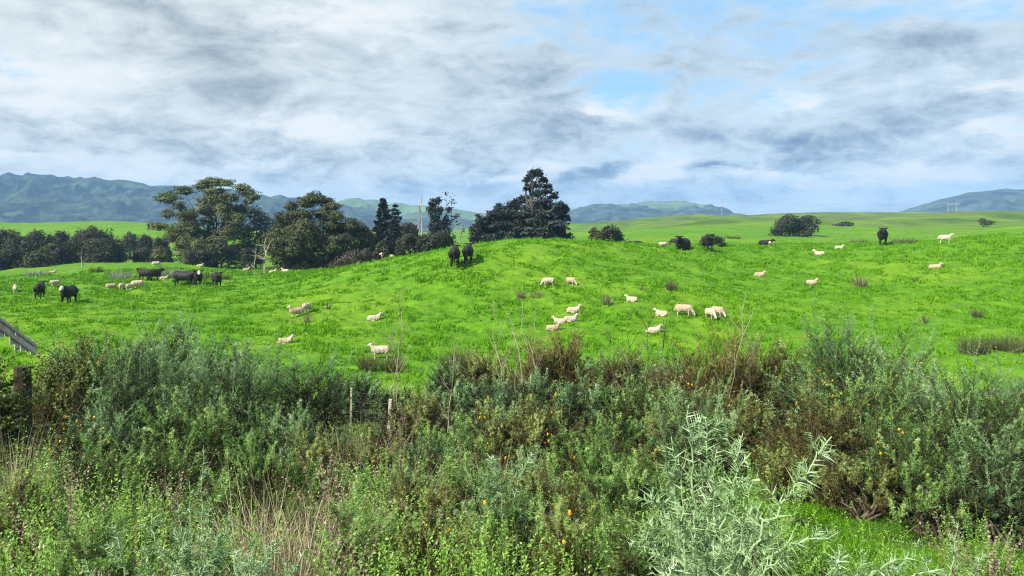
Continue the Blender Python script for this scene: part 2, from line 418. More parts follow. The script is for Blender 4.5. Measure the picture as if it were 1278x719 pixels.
def ground(x, y):
    x = np.asarray(x, float); y = np.asarray(y, float)
    r = np.maximum(np.hypot(x, y), .41); th = np.clip(np.arctan2(x, y), -.84, .84)
    a = (th + .85) / 1.7 * 259; b = np.clip((np.log(r) - _LR[0]) / (_LR[1] - _LR[0]), 0, 898.999)
    ia = np.floor(a).astype(int); ib = np.floor(b).astype(int); fa = a - ia; fb = b - ib
    z = (_CA[ib, ia] * (1 - fa) + _CA[ib, ia + 1] * fa) * (1 - fb) + (_CA[ib + 1, ia] * (1 - fa) + _CA[ib + 1, ia + 1] * fa) * fb
    w = np.clip((r - 32) / 10, 0, 1) * np.clip((700 - r) / 300, 0, 1)
    z = z + w * ((fbm(x * .45, y * .45, 3, 3) - .5) * .34 + (fbm(x * .09, y * .09, 5, 3) - .5) * .55)
    z = z + np.clip((r - 95) / 60, 0, 1) * np.clip((480 - r) / 80, 0, 1) * (fbm(x * .028, y * .028, 25, 3) - .5) * 2.4
    z = z + np.clip((r - 190) / 120, 0, 1) * np.clip((900 - r) / 250, 0, 1) * (fbm(x * .013, y * .013, 27, 4) - .5) * 8.0
    w2 = np.clip((r - 33) / 3, 0, 1) * np.clip((130 - r) / 40, 0, 1)
    z = z + w2 * ((np.maximum(vnoise(x * 1.5, y * 1.5, 13), vnoise(x * 1.9 + 5, y * 1.9, 14)) - .5) * .15 + (vnoise(x * 3.7, y * 3.7, 15) - .5) * .08)
    z = z + np.clip((r - 1) / 4, 0, 1) * np.clip((40 - r) / 8, 0, 1) * (fbm(x * .9, y * .9, 8, 3) - .5) * .25
    # the little stream runs in a cut at the foot of the bank
    return z - 0.5 * np.exp(-((y - stream_y(x)) / .8) ** 2)


def stream_y(x): return 32.6 + 0.6 * np.sin(np.asarray(x) * .21) + .035 * np.asarray(x)


def gz(x, y): return float(ground(np.array([x]), np.array([y]))[0])


def at(X, d):
    """Ground point at photo column X and distance d."""
    x = (X - CX) / F * d
    return np.array([x, d, gz(x, d)])


def hit(X, Y, d0=33.0, d1=600.0):
    """Where the line of sight through (X, Y) meets the ground beyond d0."""
    d = np.exp(np.linspace(math.log(d0), math.log(d1), 1500)); x = (X - CX) / F * d
    g = ground(x, d); z = (HZ - Y) / F * d
    k = np.argmax(g >= z)
    if g[k] < z[k]:
        k = np.argmin(z - g)
    return np.array([x[k], d[k], g[k]])


# ------------------------------------------------------------------ ground, stream, hills
def build_ground():
    th = np.concatenate([np.linspace(-math.pi, -.9, 40)[:-1], np.linspace(-.9, .9, 560), np.linspace(.9, math.pi, 40)[1:]])
    lr = np.concatenate([np.linspace(math.log(.4), math.log(28), 90)[:-1], np.linspace(math.log(28), math.log(130), 330)[:-1],
                         np.linspace(math.log(130), math.log(800), 150)[:-1], np.linspace(math.log(800), math.log(3400), 50)])
    r = np.exp(lr)[:, None]; x = r * np.sin(th)[None]; y = r * np.cos(th)[None]
    z = np.concatenate([ground(x[i:i + 50], y[i:i + 50]) for i in range(0, len(lr), 50)])
    v = np.stack([x, y, z], -1).reshape(-1, 3); n, m = len(lr), len(th)
    i, j = np.meshgrid(np.arange(n - 1), np.arange(m - 1), indexing='ij'); a = (i * m + j).ravel()
    q = np.stack([a, a + 1, a + m + 1, a + m], 1)
    mb = MB(); mb.add(v, None, q[:, ::-1])
    c = len(v)
    mb.add([[0, 0, -1.65]] , None, None)
    mb.F3.append(np.array([(c, k, k + 1) for k in range(m - 1)])); mb.M3.append(np.zeros(m - 1))
    me = bpy.data.materials.new('pasture_ground'); me.use_nodes = True; t = me.node_tree; N.t = t; p = t.nodes['Principled BSDF']
    geo = t.nodes.new('ShaderNodeNewGeometry'); sp = t.nodes.new('ShaderNodeSeparateXYZ'); t.links.new(geo.outputs['Position'], sp.inputs[0])
    px, py, pz = (N(sp.outputs[k]) for k in range(3))
    pos = geo.outputs['Position']
    rr = N.op('SQRT', px * px + py * py)
    fine = noise(t, pos, 1.3, 6, .7); mid = noise(t, pos, .12, 5, .6); big = noise(t, pos, .022, 4, .55)
    tuss = noise(t, comb(t, px * .5, py * .5, pz * .5), 1.0, 5, .65)
    g = mixc(t, fine.ss(.3, .7), (.045, .125, .002), (.092, .225, .004))
    g = mixc(t, mid.ss(.42, .68) * .4, g, (.17, .27, .012))
    g = mixc(t, tuss.ss(.56, .72) * .35, g, (.03, .10, .006))
    # rough, rushy far slopes to the north-east; dark banding also paints shaded folds
    farm = (rr + px * .25 - big * 120.0).ss(115, 250)
    rough = mixc(t, noise(t, comb(t, px * .045, py * .02, pz * .1), 1.0, 6, .68).ss(.36, .64), (.032, .060, .008), (.11, .18, .012))
    rough = mixc(t, noise(t, comb(t, px * .03 + 9.0, py * .011, 0.0), 1.0, 5, .65).ss(.52, .66) * .7, rough, (.10, .085, .04))
    east = px.ss(-10, 60)
    g = mixc(t, farm * east * .8, g, rough)
    # under the roadside growth: dark leaf litter with patches of short grass
    bank = 1.0 - rr.ss(26, 33)
    soil = mixc(t, noise(t, pos, 2.0, 5, .6).ss(.42, .62), (.035, .028, .016), (.05, .10, .015))
    g = mixc(t, bank, g, soil)
    t.links.new(g, p.inputs['Base Color']); p.inputs['Roughness'].default_value = .85; p.inputs['Specular IOR Level'].default_value = .15
    b = t.nodes.new('ShaderNodeBump'); b.inputs['Strength'].default_value = .9; b.inputs['Distance'].default_value = .35
    t.links.new((fine * .5 + tuss).v, b.inputs['Height']); t.links.new(b.outputs[0], p.inputs['Normal'])
    o = mb.build('ground', me, None, True); tag(o, kind='structure')


build_ground()


def build_stream():
    mb = MB(); xs = np.linspace(-34, 34, 120); ys = stream_y(xs)
    zc = ground(xs, ys) + .20
    zc = np.convolve(np.pad(zc, 10, 'edge'), np.ones(21) / 21, 'valid')
    v = np.concatenate([np.stack([xs, ys - .8, zc], 1), np.stack([xs, ys + .8, zc], 1)])
    mb.add(v, None, [(k, k + 1, 121 + k, 120 + k) for k in range(119)])
    m = bpy.data.materials.new('stream_water'); m.use_nodes = True; t = m.node_tree; N.t = t; p = t.nodes['Principled BSDF']
    p.inputs['Base Color'].default_value = (.03, .035, .025, 1); p.inputs['Roughness'].default_value = .06
    b = t.nodes.new('ShaderNodeBump'); b.inputs['Strength'].default_value = .12; b.inputs['Distance'].default_value = .03
    t.links.new(noise(t, None, 9, 3).v, b.inputs['Height']); t.links.new(b.outputs[0], p.inputs['Normal'])
    tag(mb.build('water', m), kind='structure')


build_stream()


def hill_mat(name, forest, grass):
    m = bpy.data.materials.new(name); m.use_nodes = True; t = m.node_tree; N.t = t; p = t.nodes['Principled BSDF']
    at_ = t.nodes.new('ShaderNodeAttribute'); at_.attribute_name = 'rnd'; geo = t.nodes.new('ShaderNodeNewGeometry')
    n = noise(t, geo.outputs['Position'], .022, 5, .7); n2 = noise(t, geo.outputs['Position'], .006, 4, .6)
    fo = mixc(t, n.ss(.36, .66), tuple(c * .15 for c in forest), tuple(c * 2.8 for c in forest))
    gr = mixc(t, n2.ss(.3, .7), tuple(c * .75 for c in grass), tuple(c * 1.25 for c in grass))
    c = mixc(t, N(at_.outputs['Fac']).ss(.42, .58), gr, fo)
    t.links.new(c, p.inputs['Base Color']); p.inputs['Roughness'].default_value = 1; p.inputs['Specular IOR Level'].default_value = 0
    return m


def hill(name, prof, D, near, far, seed, fbias, forest, grass, canopy=5.5, gully=.36, dx=1.1, rows=170):
    """A range of hills: crest profile seen from the road at distance D, spurs and gullies running down its face."""
    px = np.arange(prof[0][0], prof[-1][0] + .1, dx)
    cr = np.interp(px, [a for a, b in prof], [b for a, b in prof])
    k = np.ones(9) / 9; cr = np.convolve(np.pad(cr, 4, 'edge'), k, 'valid')
    zc = (HZ - cr) / F * D; base = -.022 * D
    xw = (px - CX) / F * D
    tt = np.concatenate([np.linspace(0, 1, rows), 1 + np.linspace(0, 1, 16)[1:]])
    ys = np.where(tt <= 1, near + (D - near) * tt, D + (far - D) * (tt - 1))
    Xw, Y = np.meshgrid(xw, ys); T = np.broadcast_to(tt[:, None], Y.shape)
    s = np.where(T <= 1, np.sin(np.clip(T, 0, 1) * math.pi / 2) ** 1.25, np.cos(np.clip(T - 1, 0, 1) * math.pi / 2))
    L = D / 2000.
    warp = (fbm(Xw / (300 * L), Y / (300 * L), seed, 3) - .5) * 260 * L
    rid = 1 - np.abs(2 * fbm((Xw + warp) / (150 * L), Y / (520 * L), seed + 9, 4) - 1) * 1.0
    rid2 = 1 - np.abs(2 * fbm((Xw - warp * .5) / (62 * L), Y / (150 * L), seed + 19, 4) - 1)
    mod = 1 - gully * (1 - (rid * .68 + rid2 * .32)) * 4 * np.clip(T, 0, 1) ** .5 * np.clip((1.0 - T) * 4.0 + .04, 0, 1) * (T <= 1)
    h = (zc[None] - base) * s * np.clip(mod, .2, 1)
    fm = fbm(Xw / (170 * L) + 3, Y / (220 * L), seed + 31, 4) + fbias + (.5 - rid) * .25
    can = (fbm(Xw / 21., Y / 26., seed + 41, 2)) ** 1.5 * canopy * 3.2 * np.clip((fm - .45) / .06, 0, 1)
    Z = base + h + can * np.clip(T * 6, 0, 1)
    v = np.stack([Xw, Y, Z], -1).reshape(-1, 3); n, m = Z.shape
    i, j = np.meshgrid(np.arange(n - 1), np.arange(m - 1), indexing='ij'); a = (i * m + j).ravel()
    mb = MB(); mb.add(v, None, np.stack([a, a + 1, a + m + 1, a + m], 1), np.clip(fm, 0, 1).ravel())
    o = mb.build(name, hill_mat(name + '_cover', forest, grass), None, True)
    tag(o, kind='structure')


FO, GR = (.019, .030, .017), (.085, .135, .04)
hill('hill', [(-700, 250), (-420, 232), (-200, 226), (-60, 224), (0, 223), (40, 221), (75, 226), (120, 226), (150, 231), (180, 235), (230, 237), (260, 240), (300, 243), (330, 248), (380, 254), (440, 264), (520, 280), (600, 294)],
     1750, 1150, 2500, 11, .42, FO, GR)
hill('hill', [(300, 288), (385, 268), (405, 258), (420, 251), (432, 247), (440, 246), (450, 249), (458, 249), (464, 247.5), (472, 251), (478, 255), (487, 253.5), (497, 252), (510, 256), (525, 256), (545, 257), (567, 260.5), (600, 266), (660, 272), (760, 284)],
     2150, 1400, 2900, 47, .07, FO, GR, 3.0, .34)
hill('hill', [(560, 290), (640, 277), (690, 268), (715, 262.5), (735, 258), (752, 255.5), (765, 255), (785, 254.5), (805, 253.5), (830, 253), (845, 251.5), (858, 252.5), (872, 256), (888, 260), (898, 264), (915, 270), (940, 280), (1000, 300)],
     2300, 1500, 3000, 71, 0.2, FO, GR, 3.0, .34)
hill('hill', [(1060, 300), (1110, 280), (1140, 268.5), (1165, 263.5), (1190, 259.5), (1205, 252), (1220, 247), (1238, 240.5), (1256, 237), (1275, 238), (1330, 234), (1420, 229), (1560, 240), (1750, 262), (1900, 285)],
     2050, 1350, 2750, 93, .24, FO, GR, 3.0, .34)


# ------------------------------------------------------------------ trees
def rand_dirs(n, up=0.0):
    v = rng.normal(size=(n, 3)); v[:, 2] += up; return nrm(v)


def leaves(mb, c, nn, size, rnd, flat=0.0, asp=1.6):
    """Small irregular four-cornered leaf sprays at points c, facing roughly along nn."""
    n = len(c); nn = nrm(nn + rng.normal(size=(n, 3)) * .45); nn[:, 2] += flat; nn = nrm(nn)
    a = nrm(np.cross(nn, rng.normal(size=(n, 3)))); b = np.cross(nn, a)
    sz = size * rng.uniform(.55, 1.35, n)[:, None]
    k = rng.uniform(.6, 1.2, (n, 4, 1))
    v = np.stack([c - a * sz * asp * .5 * k[:, 0], c - b * sz * .5 * k[:, 1], c + a * sz * asp * .5 * k[:, 2], c + b * sz * .5 * k[:, 3]], 1).reshape(-1, 3)
    mb.add(v, None, np.arange(n * 4).reshape(-1, 4), np.repeat(rnd, 4))


def lobe_pts(c, r, n, shell=.55):
    d = rand_dirs(n, .25); rad = shell + (1 - shell) * rng.random(n) ** .6
    lump = 1 + .32 * (np.sin(d[:, 0] * 5 + c[0] * 3) * np.sin(d[:, 1] * 5 + c[2]) + np.sin(d[:, 2] * 6 + c[1]) * .6)
    return c + d * r * (rad * lump)[:, None], d


def make_tree(name, X, d, lobes, mat, label, cat='tree', trunkmat='bark', leaf=.22, dens=26, depth=.9, trunk_r=.25, shell=.55, flat=0., limbs=True, group=None,
              base=None, trunk_at=None, spread=1.0, asp=1.6, spray=0):
    """lobes: (X, Y, rx, ry) read off the photograph at the tree's distance; each becomes a solid clump of leaf sprays."""
    b = at(X, d) if base is None else np.asarray(base)
    root = empty(name, b, label, cat, group)
    px = d / F; tm, cm = MB(), MB(); W = (max(l[0] + l[2] for l in lobes) - min(l[0] - l[2] for l in lobes)) * px
    xm = np.mean([l[0] for l in lobes])
    zs = []
    for (lx, ly, rx, ry) in lobes:
        half = math.sqrt(max(.04, 1 - (min(.98, abs(lx - xm) * px / (W * .55))) ** 2))
        dy = rng.uniform(-.5, .5) * W * depth * half * .75
        c = np.array([(lx - CX) * px, d + dy, (HZ - ly) * px]) - b
        r = np.array([rx * px, min(rx, (rx + ry) * .55) * px * 1.05, ry * px])
        area = (r[0] * r[1] + r[0] * r[2] + r[1] * r[2]) * 4.2
        n = int(max(40, min(6000, area * dens / (leaf / .22) ** 2)))
        p, dr = lobe_pts(c, r, n, shell)
        leaves(cm, p, dr, leaf, np.clip(rng.normal(.5 + rng.uniform(-.2, .2), .2, n), 0, 1), flat, asp)
        for q in range(spray):
            a0 = nrm(np.array([rng.normal(), rng.normal() * .7, rng.uniform(-.05, .75)])); a0[0] += .25 * np.sign(c[0]); a0 = nrm(a0); m_ = 26; u = rng.random(m_)
            pp = c + a0 * (np.linalg.norm(r * a0) * (.5 + .95 * u))[:, None] + rng.normal(size=(m_, 3)) * (.05 + .2 * (1 - u))[:, None]; pp[:, 2] -= .25 * (u ** 2) * (a0[2] < .3)
            leaves(cm, pp, np.tile(a0, (m_, 1)) * .2 + np.array([0, 0, .6]), leaf * .9, np.clip(rng.normal(.5, .2, m_), 0, 1), .3, 2.4)
        zs.append((c, r))
    hgt = max(c[2] for c, r in zs)
    tb = np.array([0, 0, -.3]); low = min(c[2] - r[2] for c, r in zs)
    fork = np.array([(0 if trunk_at is None else trunk_at) * px, 0, max(hgt * .32, low * .9)])
    tube(tm, [tb, tb * .3 + fork * .35 + [trunk_r * .3, 0, .2], fork], [trunk_r * 1.25, trunk_r, trunk_r * .8], 8, .4)
    if limbs:
        for c, r in zs:
            e = c + np.array([0, 0, -r[2] * .2]); m1 = fork * .55 + e * .45 + rng.normal(size=3) * .06 * hgt; m1[2] = min(m1[2], e[2])
            s = fork * rng.uniform(.75, 1.0); rr = trunk_r * rng.uniform(.28, .5)
            tube(tm, [s, s * .5 + m1 * .5 + rng.normal(size=3) * .03 * hgt, m1, e], [rr, rr * .75, rr * .5, rr * .2], 5, rng.uniform(.2, .9))
            for q in range(4):
                e2 = c + rand_dirs(1, .3)[0] * r * .85
                tube(tm, [e, (e + e2) / 2 + rng.normal(size=3) * .05, e2], [rr * .25, rr * .15, .012], 4, rng.uniform(.2, .9))
    tm.build('trunk', M[trunkmat], root)
    cm.build('crown', M[mat], root)
    return root


def ring_lobes(cx, base, top, hw, n=9, k=.42):
    """A bush outline between base and top rows, half width hw columns: a dome of clumps."""
    out = [(cx, (base + top) / 2 + 1, hw * .62, (base - top) * .42)]
    for i in range(n):
        a = math.pi * (i + .5) / n; u = math.cos(a); h = math.sin(a)
        r = rng.uniform(.75, 1.2)
        out.append((cx + u * hw * (1 - k * .75), base - (base - top) * (h * (1 - k * .6) * .93 + .04) , hw * k * r, (base - top) * k * .62 * r))
    return out


# the big spreading gum
gum = [(262, 226, 17, 5), (283, 229, 16, 5), (247, 232, 12, 5), (297, 234, 11, 5), (305, 240, 13, 5), (318, 246, 9, 4), (268, 240, 16, 7), (290, 247, 15, 6), (312, 252, 8, 4), (240, 239, 13, 6),
       (225, 248, 15, 7), (246, 252, 16, 8), (268, 257, 14, 7), (210, 257, 10, 6), (202, 267, 9, 6), (220, 267, 12, 7), (236, 270, 13, 8), (256, 265, 12, 6), (206, 283, 13, 5), (226, 282, 14, 7), (193, 281, 8, 3),
       (246, 283, 12, 9), (262, 276, 9, 6), (282, 262, 14, 10), (298, 262, 12, 8), (216, 299, 14, 8), (232, 300, 12, 9), (222, 311, 14, 8), (244, 300, 10, 9), (285, 278, 14, 9), (303, 273, 10, 8), (234, 318, 14, 7), (214, 316, 10, 7), (262, 292, 13, 9), (276, 302, 14, 9), (256, 312, 14, 9), (284, 292, 13, 9), (240, 290, 11, 8), (294, 286, 12, 8), (270, 248, 10, 5), (252, 262, 10, 6), (248, 322, 14, 8), (270, 318, 14, 9), (290, 312, 12, 9), (228, 290, 12, 8), (262, 304, 13, 9)]
make_tree('gum_tree', 268, 118, gum, 'gum', 'tall wide open-crowned tree with layered olive foliage, rising above the bush', trunk_r=.42, leaf=.17, dens=56, shell=.18, flat=.6, depth=.75)
make_tree('bush_tree', 318, 124, [(312, 268, 16, 10), (326, 278, 14, 10), (316, 292, 18, 14), (300, 290, 14, 12), (330, 300, 12, 14), (305, 312, 16, 14), (322, 318, 14, 12)], 'bushleaf',
          'dark rounded tree tucked behind the right side of the open-crowned tree', leaf=.18, dens=26)
for (X, dd, base, top, hw, lab) in [(276, 113, 333, 300, 24, 'round dark bush at the foot of the tall open-crowned tree'),
                                    (247, 112, 332, 306, 18, 'grey-green bush left of the tall tree trunk'),
                                    (312, 112, 333, 308, 15, 'dark bush beside the pale dead tree')]:
    make_tree('bush', X, dd, ring_lobes(X, base, top, hw), 'bushleaf', lab, 'bush', trunk_r=.12, leaf=.17, dens=24, group='bushes under the tall tree')
# the dense olive tree right of it
ol = [(388, 248, 16, 8), (400, 254, 10, 7), (372, 254, 12, 7), (356, 258, 9, 6), (413, 258, 11, 6), (427, 270, 10, 6), (404, 268, 14, 9), (380, 270, 17, 10), (360, 272, 14, 9), (348, 282, 13, 10), (366, 290, 18, 12), (390, 288, 20, 13), (414, 284, 16, 12),
      (434, 284, 16, 11), (446, 292, 14, 10), (340, 296, 13, 11), (338, 310, 12, 11), (356, 308, 18, 13), (380, 308, 20, 14), (405, 306, 20, 14), (428, 304, 18, 12), (450, 304, 11, 10), (345, 324, 13, 10), (368, 326, 18, 11), (395, 326, 20, 12), (420, 320, 18, 11), (442, 316, 14, 10), (352, 334, 14, 8), (378, 335, 16, 8), (404, 334, 16, 8), (392, 300, 18, 14), (370, 300, 16, 12), (418, 296, 16, 12)]
make_tree('bushy_tree', 385, 92, ol, 'olive', 'broad dense olive-green tree with a knobbly top, standing at the foot of the mound', trunk_r=.3, leaf=.16, dens=62, shell=.35, depth=.8)
make_tree('bush', 436, 86, [(432, 326, 14, 8), (445, 320, 12, 10), (420, 332, 14, 7), (455, 318, 8, 8)], 'manuka', 'pale greyish brown bush below the dense olive tree', 'bush', trunk_r=.1, leaf=.16, dens=24)


def make_conifer(X, d, top, base, hw, label, name='conifer', mat='deep', lean=0.0, ragged=.25, dens=1.0, cut=0.0, group=None, power=.85):
    """Whorls of drooping boughs round one straight stem, each bough clothed in short needle sprays."""
    b = at(X, d); px = d / F; H = (base - top) * px; zb = (HZ - base) * px - b[2]; Rb = hw * px
    root = empty(name, b, label, 'conifer', group)
    tm, cm = MB(), MB(); topv = np.array([lean * px, 0, zb + H])
    tube(tm, [(0, 0, -.3), (0, 0, zb + H * .4), topv], [.22, .15, .03], 7, .3)
    nw = int(24 * dens ** .5)
    for i in range(nw):
        f = cut + (1 - cut) * i / nw; z = zb + H * f; rad = Rb * (1 - f) ** power + Rb * .05
        for k in range(9):
            a = rng.uniform(0, 2 * math.pi); L = rad * rng.uniform(1 - ragged, 1 + ragged)
            s = np.array([lean * px * f, 0, z]); dirv = np.array([math.cos(a), math.sin(a), rng.uniform(-.25, .25)]); e = s + dirv * L
            tube(tm, [s, s + dirv * L * .5, e], [.04, .025, .008], 4, .3)
            n = int(60 * dens * max(.35, L / Rb) * 1.4); u = rng.random(n) ** .7
            w = .10 + .28 * (1 - u) * L / max(Rb, .1)
            p = s + dirv * (L * u)[:, None] + rng.normal(size=(n, 3)) * (w * np.array([[.9]]).T)[0][:, None] * np.array([1, 1, .55]) * .75
            nn = np.tile(dirv, (n, 1)) * .3 + rng.normal(size=(n, 3)); leaves(cm, p, nn, .24, np.clip(rng.normal(.45, .25, n), 0, 1), .4, 2.0)
    tm.build('trunk', M['bark'], root); cm.build('crown', M[mat], root)
    return root


make_conifer(480, 104, 246, 332, 22, 'taller pointed dark conifer, its tip level with the hilltops', lean=-2)
make_conifer(491, 98, 274, 330, 16, 'smaller pointed dark conifer in front of the taller pointed one', lean=0)
make_conifer(493, 108, 252, 330, 18, 'ragged dark conifer just behind the two pointed conifers', ragged=.5, dens=.5)
# ivy-clad trunks and bare poles
make_tree('ivy_clad_tree', 546, 104, [(540, 254, 7, 6), (546, 250, 5, 4), (537, 262, 5, 7), (543, 270, 7, 12), (545, 286, 9, 14), (541, 300, 8, 12), (556, 278, 6, 9), (557, 292, 6, 12), (560, 262, 4, 4), (549, 262, 4, 5)], 'deep',
          'narrow black ivy-covered tree with a hollow forked top', leaf=.17, dens=46, trunk_r=.2, depth=.9)


def bare_tree(X, d, base, top, label, seed, mat='palebark', nb=9, spread=9, r0=.09, tuft=0, name='dead_tree', forks=None, cat='dead tree', group=None):
    rs = np.random.default_rng(seed); b = at(X, d); px = d / F; H = (base - top) * px; zb = (HZ - base) * px - b[2]
    root = empty(name, b, label, cat, group)
    mb = MB(); pts = [np.array([0, 0, -.3])]
    for i in range(1, 7): pts.append(np.array([rs.normal() * .03 * H * (i / 6), rs.normal() * .03 * H, zb + H * i / 6]))
    tube(mb, pts, np.linspace(r0, r0 * .15, 7), 6, .6)
    tips = []
    for k in range(nb):
        f = rs.uniform(.3, .95); i = int(f * 6); s = pts[i] * (1 - (f * 6 - i)) + pts[min(6, i + 1)] * (f * 6 - i)
        a = rs.uniform(0, 2 * math.pi); L = spread * px * (1.15 - f * .6) * rs.uniform(.5, 1.1)
        e = s + np.array([math.cos(a) * L, math.sin(a) * L, L * rs.uniform(.4, 1.3)])
        m_ = (s + e) / 2 + rs.normal(size=3) * L * .1; tube(mb, [s, m_, e], [r0 * .45, r0 * .28, r0 * .1], 4, rs.random())
        tips.append(e)
        for q in range(3):
            e2 = m_ + (e - m_) * rs.uniform(.1, .9) + rs.normal(size=3) * L * .28; s2 = m_ + (e - m_) * rs.uniform(0, .5)
            tube(mb, [s2, e2], [r0 * .2, r0 * .06], 3, rs.random())
    mb.build('trunk', M[mat], root)
    if tuft:
        cm = MB()
        for e in tips + [pts[-1]]:
            if rs.random() < .75:
                n = tuft; leaves(cm, e + rng.normal(size=(n, 3)) * .035 * H, rng.normal(size=(n, 3)), .2, np.clip(rng.normal(.5, .2, n), 0, 1))
        cm.build('crown', M['deep' if mat == 'bark' else 'manuka'], root)
    return root


bare_tree(526.5, 106, 300, 241, 'tallest thin bare dead pole tree, left of the ivy-covered tree', 3, nb=10, spread=5, r0=.12)
bare_tree(523, 108, 300, 262, 'shorter leafless dead stem beside the tallest pole tree', 4, nb=5, spread=4, r0=.09)
bare_tree(556, 105, 312, 243, 'thin spindly tree with a dark leaf tuft near its tip, right of the ivy-covered tree', 5, 'bark', nb=9, spread=6, r0=.07, tuft=10, name='spindly_tree', cat='tree')
bare_tree(562.5, 106, 312, 244, 'taller spindly tree with many bare twigs at the top', 6, 'bark', nb=14, spread=6, r0=.06, tuft=4, name='spindly_tree', cat='tree')
bare_tree(566, 101, 318, 267, 'short spindly tree with a small dark head, leftmost over the cows', 8, 'bark', nb=5, spread=5, r0=.06, tuft=10, name='spindly_tree', cat='tree')
bare_tree(574, 103, 316, 268, 'pale spindly tree with a flat brownish head above the two cows', 9, 'palebark', nb=9, spread=7, r0=.07, tuft=12, name='spindly_tree', cat='tree')
for (X, dd, base, top, hw, mt, lab) in [(512, 96, 324, 289, 20, 'bushleaf', 'dark rounded bush right of the pointed conifers'), (548, 92, 318, 287, 20, 'bushleaf', 'dark rounded bush under the ivy-covered tree'),
                                        (530, 94, 322, 291, 14, 'bushleaf', 'dark bush between the two rounded bushes'), (462, 96, 330, 289, 14, 'olive', 'olive bush left of the pointed conifers'),
                                        (476, 90, 330, 300, 11, 'bushleaf', 'low dark bush behind the hidden sheep'), (510, 118, 300, 276, 13, 'manuka', 'grey-brown bush behind the conifers'),
                                        (481, 78, 327, 309, 4.5, 'manuka', 'small pinkish brown bush above the half hidden sheep')]:
    make_tree('bush', X, dd, ring_lobes(X, base, top, hw), mt, lab, 'bush', trunk_r=.1, leaf=.16, dens=24, group='bushes behind the mound')
# the great cypress behind the mound
mac = [(672, 214, 3, 4), (664, 217, 2.5, 4), (671, 219, 6, 3.5), (663, 222, 7, 3.5), (679, 224, 6, 3), (657, 225, 3, 5), (671, 231, 9, 4.5), (660, 235, 6, 4.5), (683, 233, 5, 3), (668, 243, 11, 5), (682, 240, 8, 3), (656, 247, 9, 5), (690, 246, 7, 3), (676, 253, 15, 7), (646, 252, 8, 5), (695, 257, 8, 5), (703, 259, 6, 4),
       (660, 260, 16, 8), (640, 259, 9, 6), (684, 266, 14, 8), (628, 262, 8, 6), (700, 270, 6, 4), (622, 258, 3, 5), (648, 270, 18, 9), (616, 268, 8, 6), (627, 274, 14, 8), (668, 276, 18, 9), (692, 279, 12, 7), (604, 274, 8, 7), (612, 283, 14, 9), (598, 285, 8, 8), (640, 286, 18, 9), (664, 288, 18, 9), (690, 290, 14, 7),
       (596, 297, 8, 8), (614, 297, 14, 9), (640, 298, 18, 8), (668, 298, 18, 7), (694, 298, 14, 5), (706, 297, 8, 4)]
mac = [(x, y, rx * (.8 if y < 262 else 1.1), ry * .62) for (x, y, rx, ry) in mac] + [(x + rng.uniform(-4, 4), y + ry * .8, rx * .9, ry * .5) for (x, y, rx, ry) in mac if y > 250]
make_tree('cypress', 664, 98, mac, 'mac', 'huge dark cypress with a ragged stepped outline, standing on the mound', 'conifer', trunk_r=.5, leaf=.2, dens=32, shell=.2, depth=.6, flat=.5, asp=2.6, spray=8)
# shrubs and small trees across the right-hand slopes
for (X, dd, lobes, mt, lab, cat, lf) in [
    (762, 92, ring_lobes(761, 305, 282, 18, 9), 'bushleaf', 'compact dark round bush right of the cypress', 'bush', .17),
    (740, 98, ring_lobes(741, 303, 282, 7, 6), 'manuka', 'scraggly brown shrub at the left edge of the compact bush', 'shrub', .14),
    (790, 88, ring_lobes(790, 306, 300, 13, 7), 'bushleaf', 'low flat dark shrub right of the compact bush', 'shrub', .14),
    (842, 90, ring_lobes(841, 309, 297, 7, 6), 'manuka', 'small brownish shrub at the side of the lying cow', 'shrub', .14),
    (890, 86, ring_lobes(889, 311, 293, 15, 8), 'bushleaf', 'dark shrub behind the large cow on the right slope', 'shrub', .16),
    (903, 84, ring_lobes(902, 311, 301, 6, 5), 'bushleaf', 'small dark shrub at the right heel of the large cow', 'shrub', .14),
    (985, 150, ring_lobes(985, 298, 268, 19, 11), 'bushleaf', 'larger of the two round trees on the right slope', 'tree', .24),
    (1012, 152, [(1010, 272, 9, 4), (1017, 277, 7, 5), (1004, 276, 6, 5), (1011, 281, 9, 6), (1009, 289, 5, 5), (1001, 284, 8, 7), (1004, 291, 9, 5), (1016, 286, 6, 6)], 'bushleaf', 'smaller round tree on a visible trunk, right of the larger one', 'tree', .22),
    (1050, 190, [(1054, 279, 8, 3), (1046, 283, 8, 4), (1040, 288, 6, 4), (1054, 286, 8, 5), (1058, 281, 5, 3)], 'bushleaf', 'windswept dark tree leaning right on the slope', 'tree', .24),
    (1233, 190, [(1228, 276, 5, 4), (1235, 278, 7, 3), (1226, 280, 5, 3)], 'bushleaf', 'lone dark shrub near the right-hand ridge', 'shrub', .22)]:
    make_tree('shrub' if cat != 'tree' else 'small_tree', X, dd, lobes, mt, lab, cat, trunk_r=.1 if cat != 'tree' else .2, leaf=lf, dens=24)
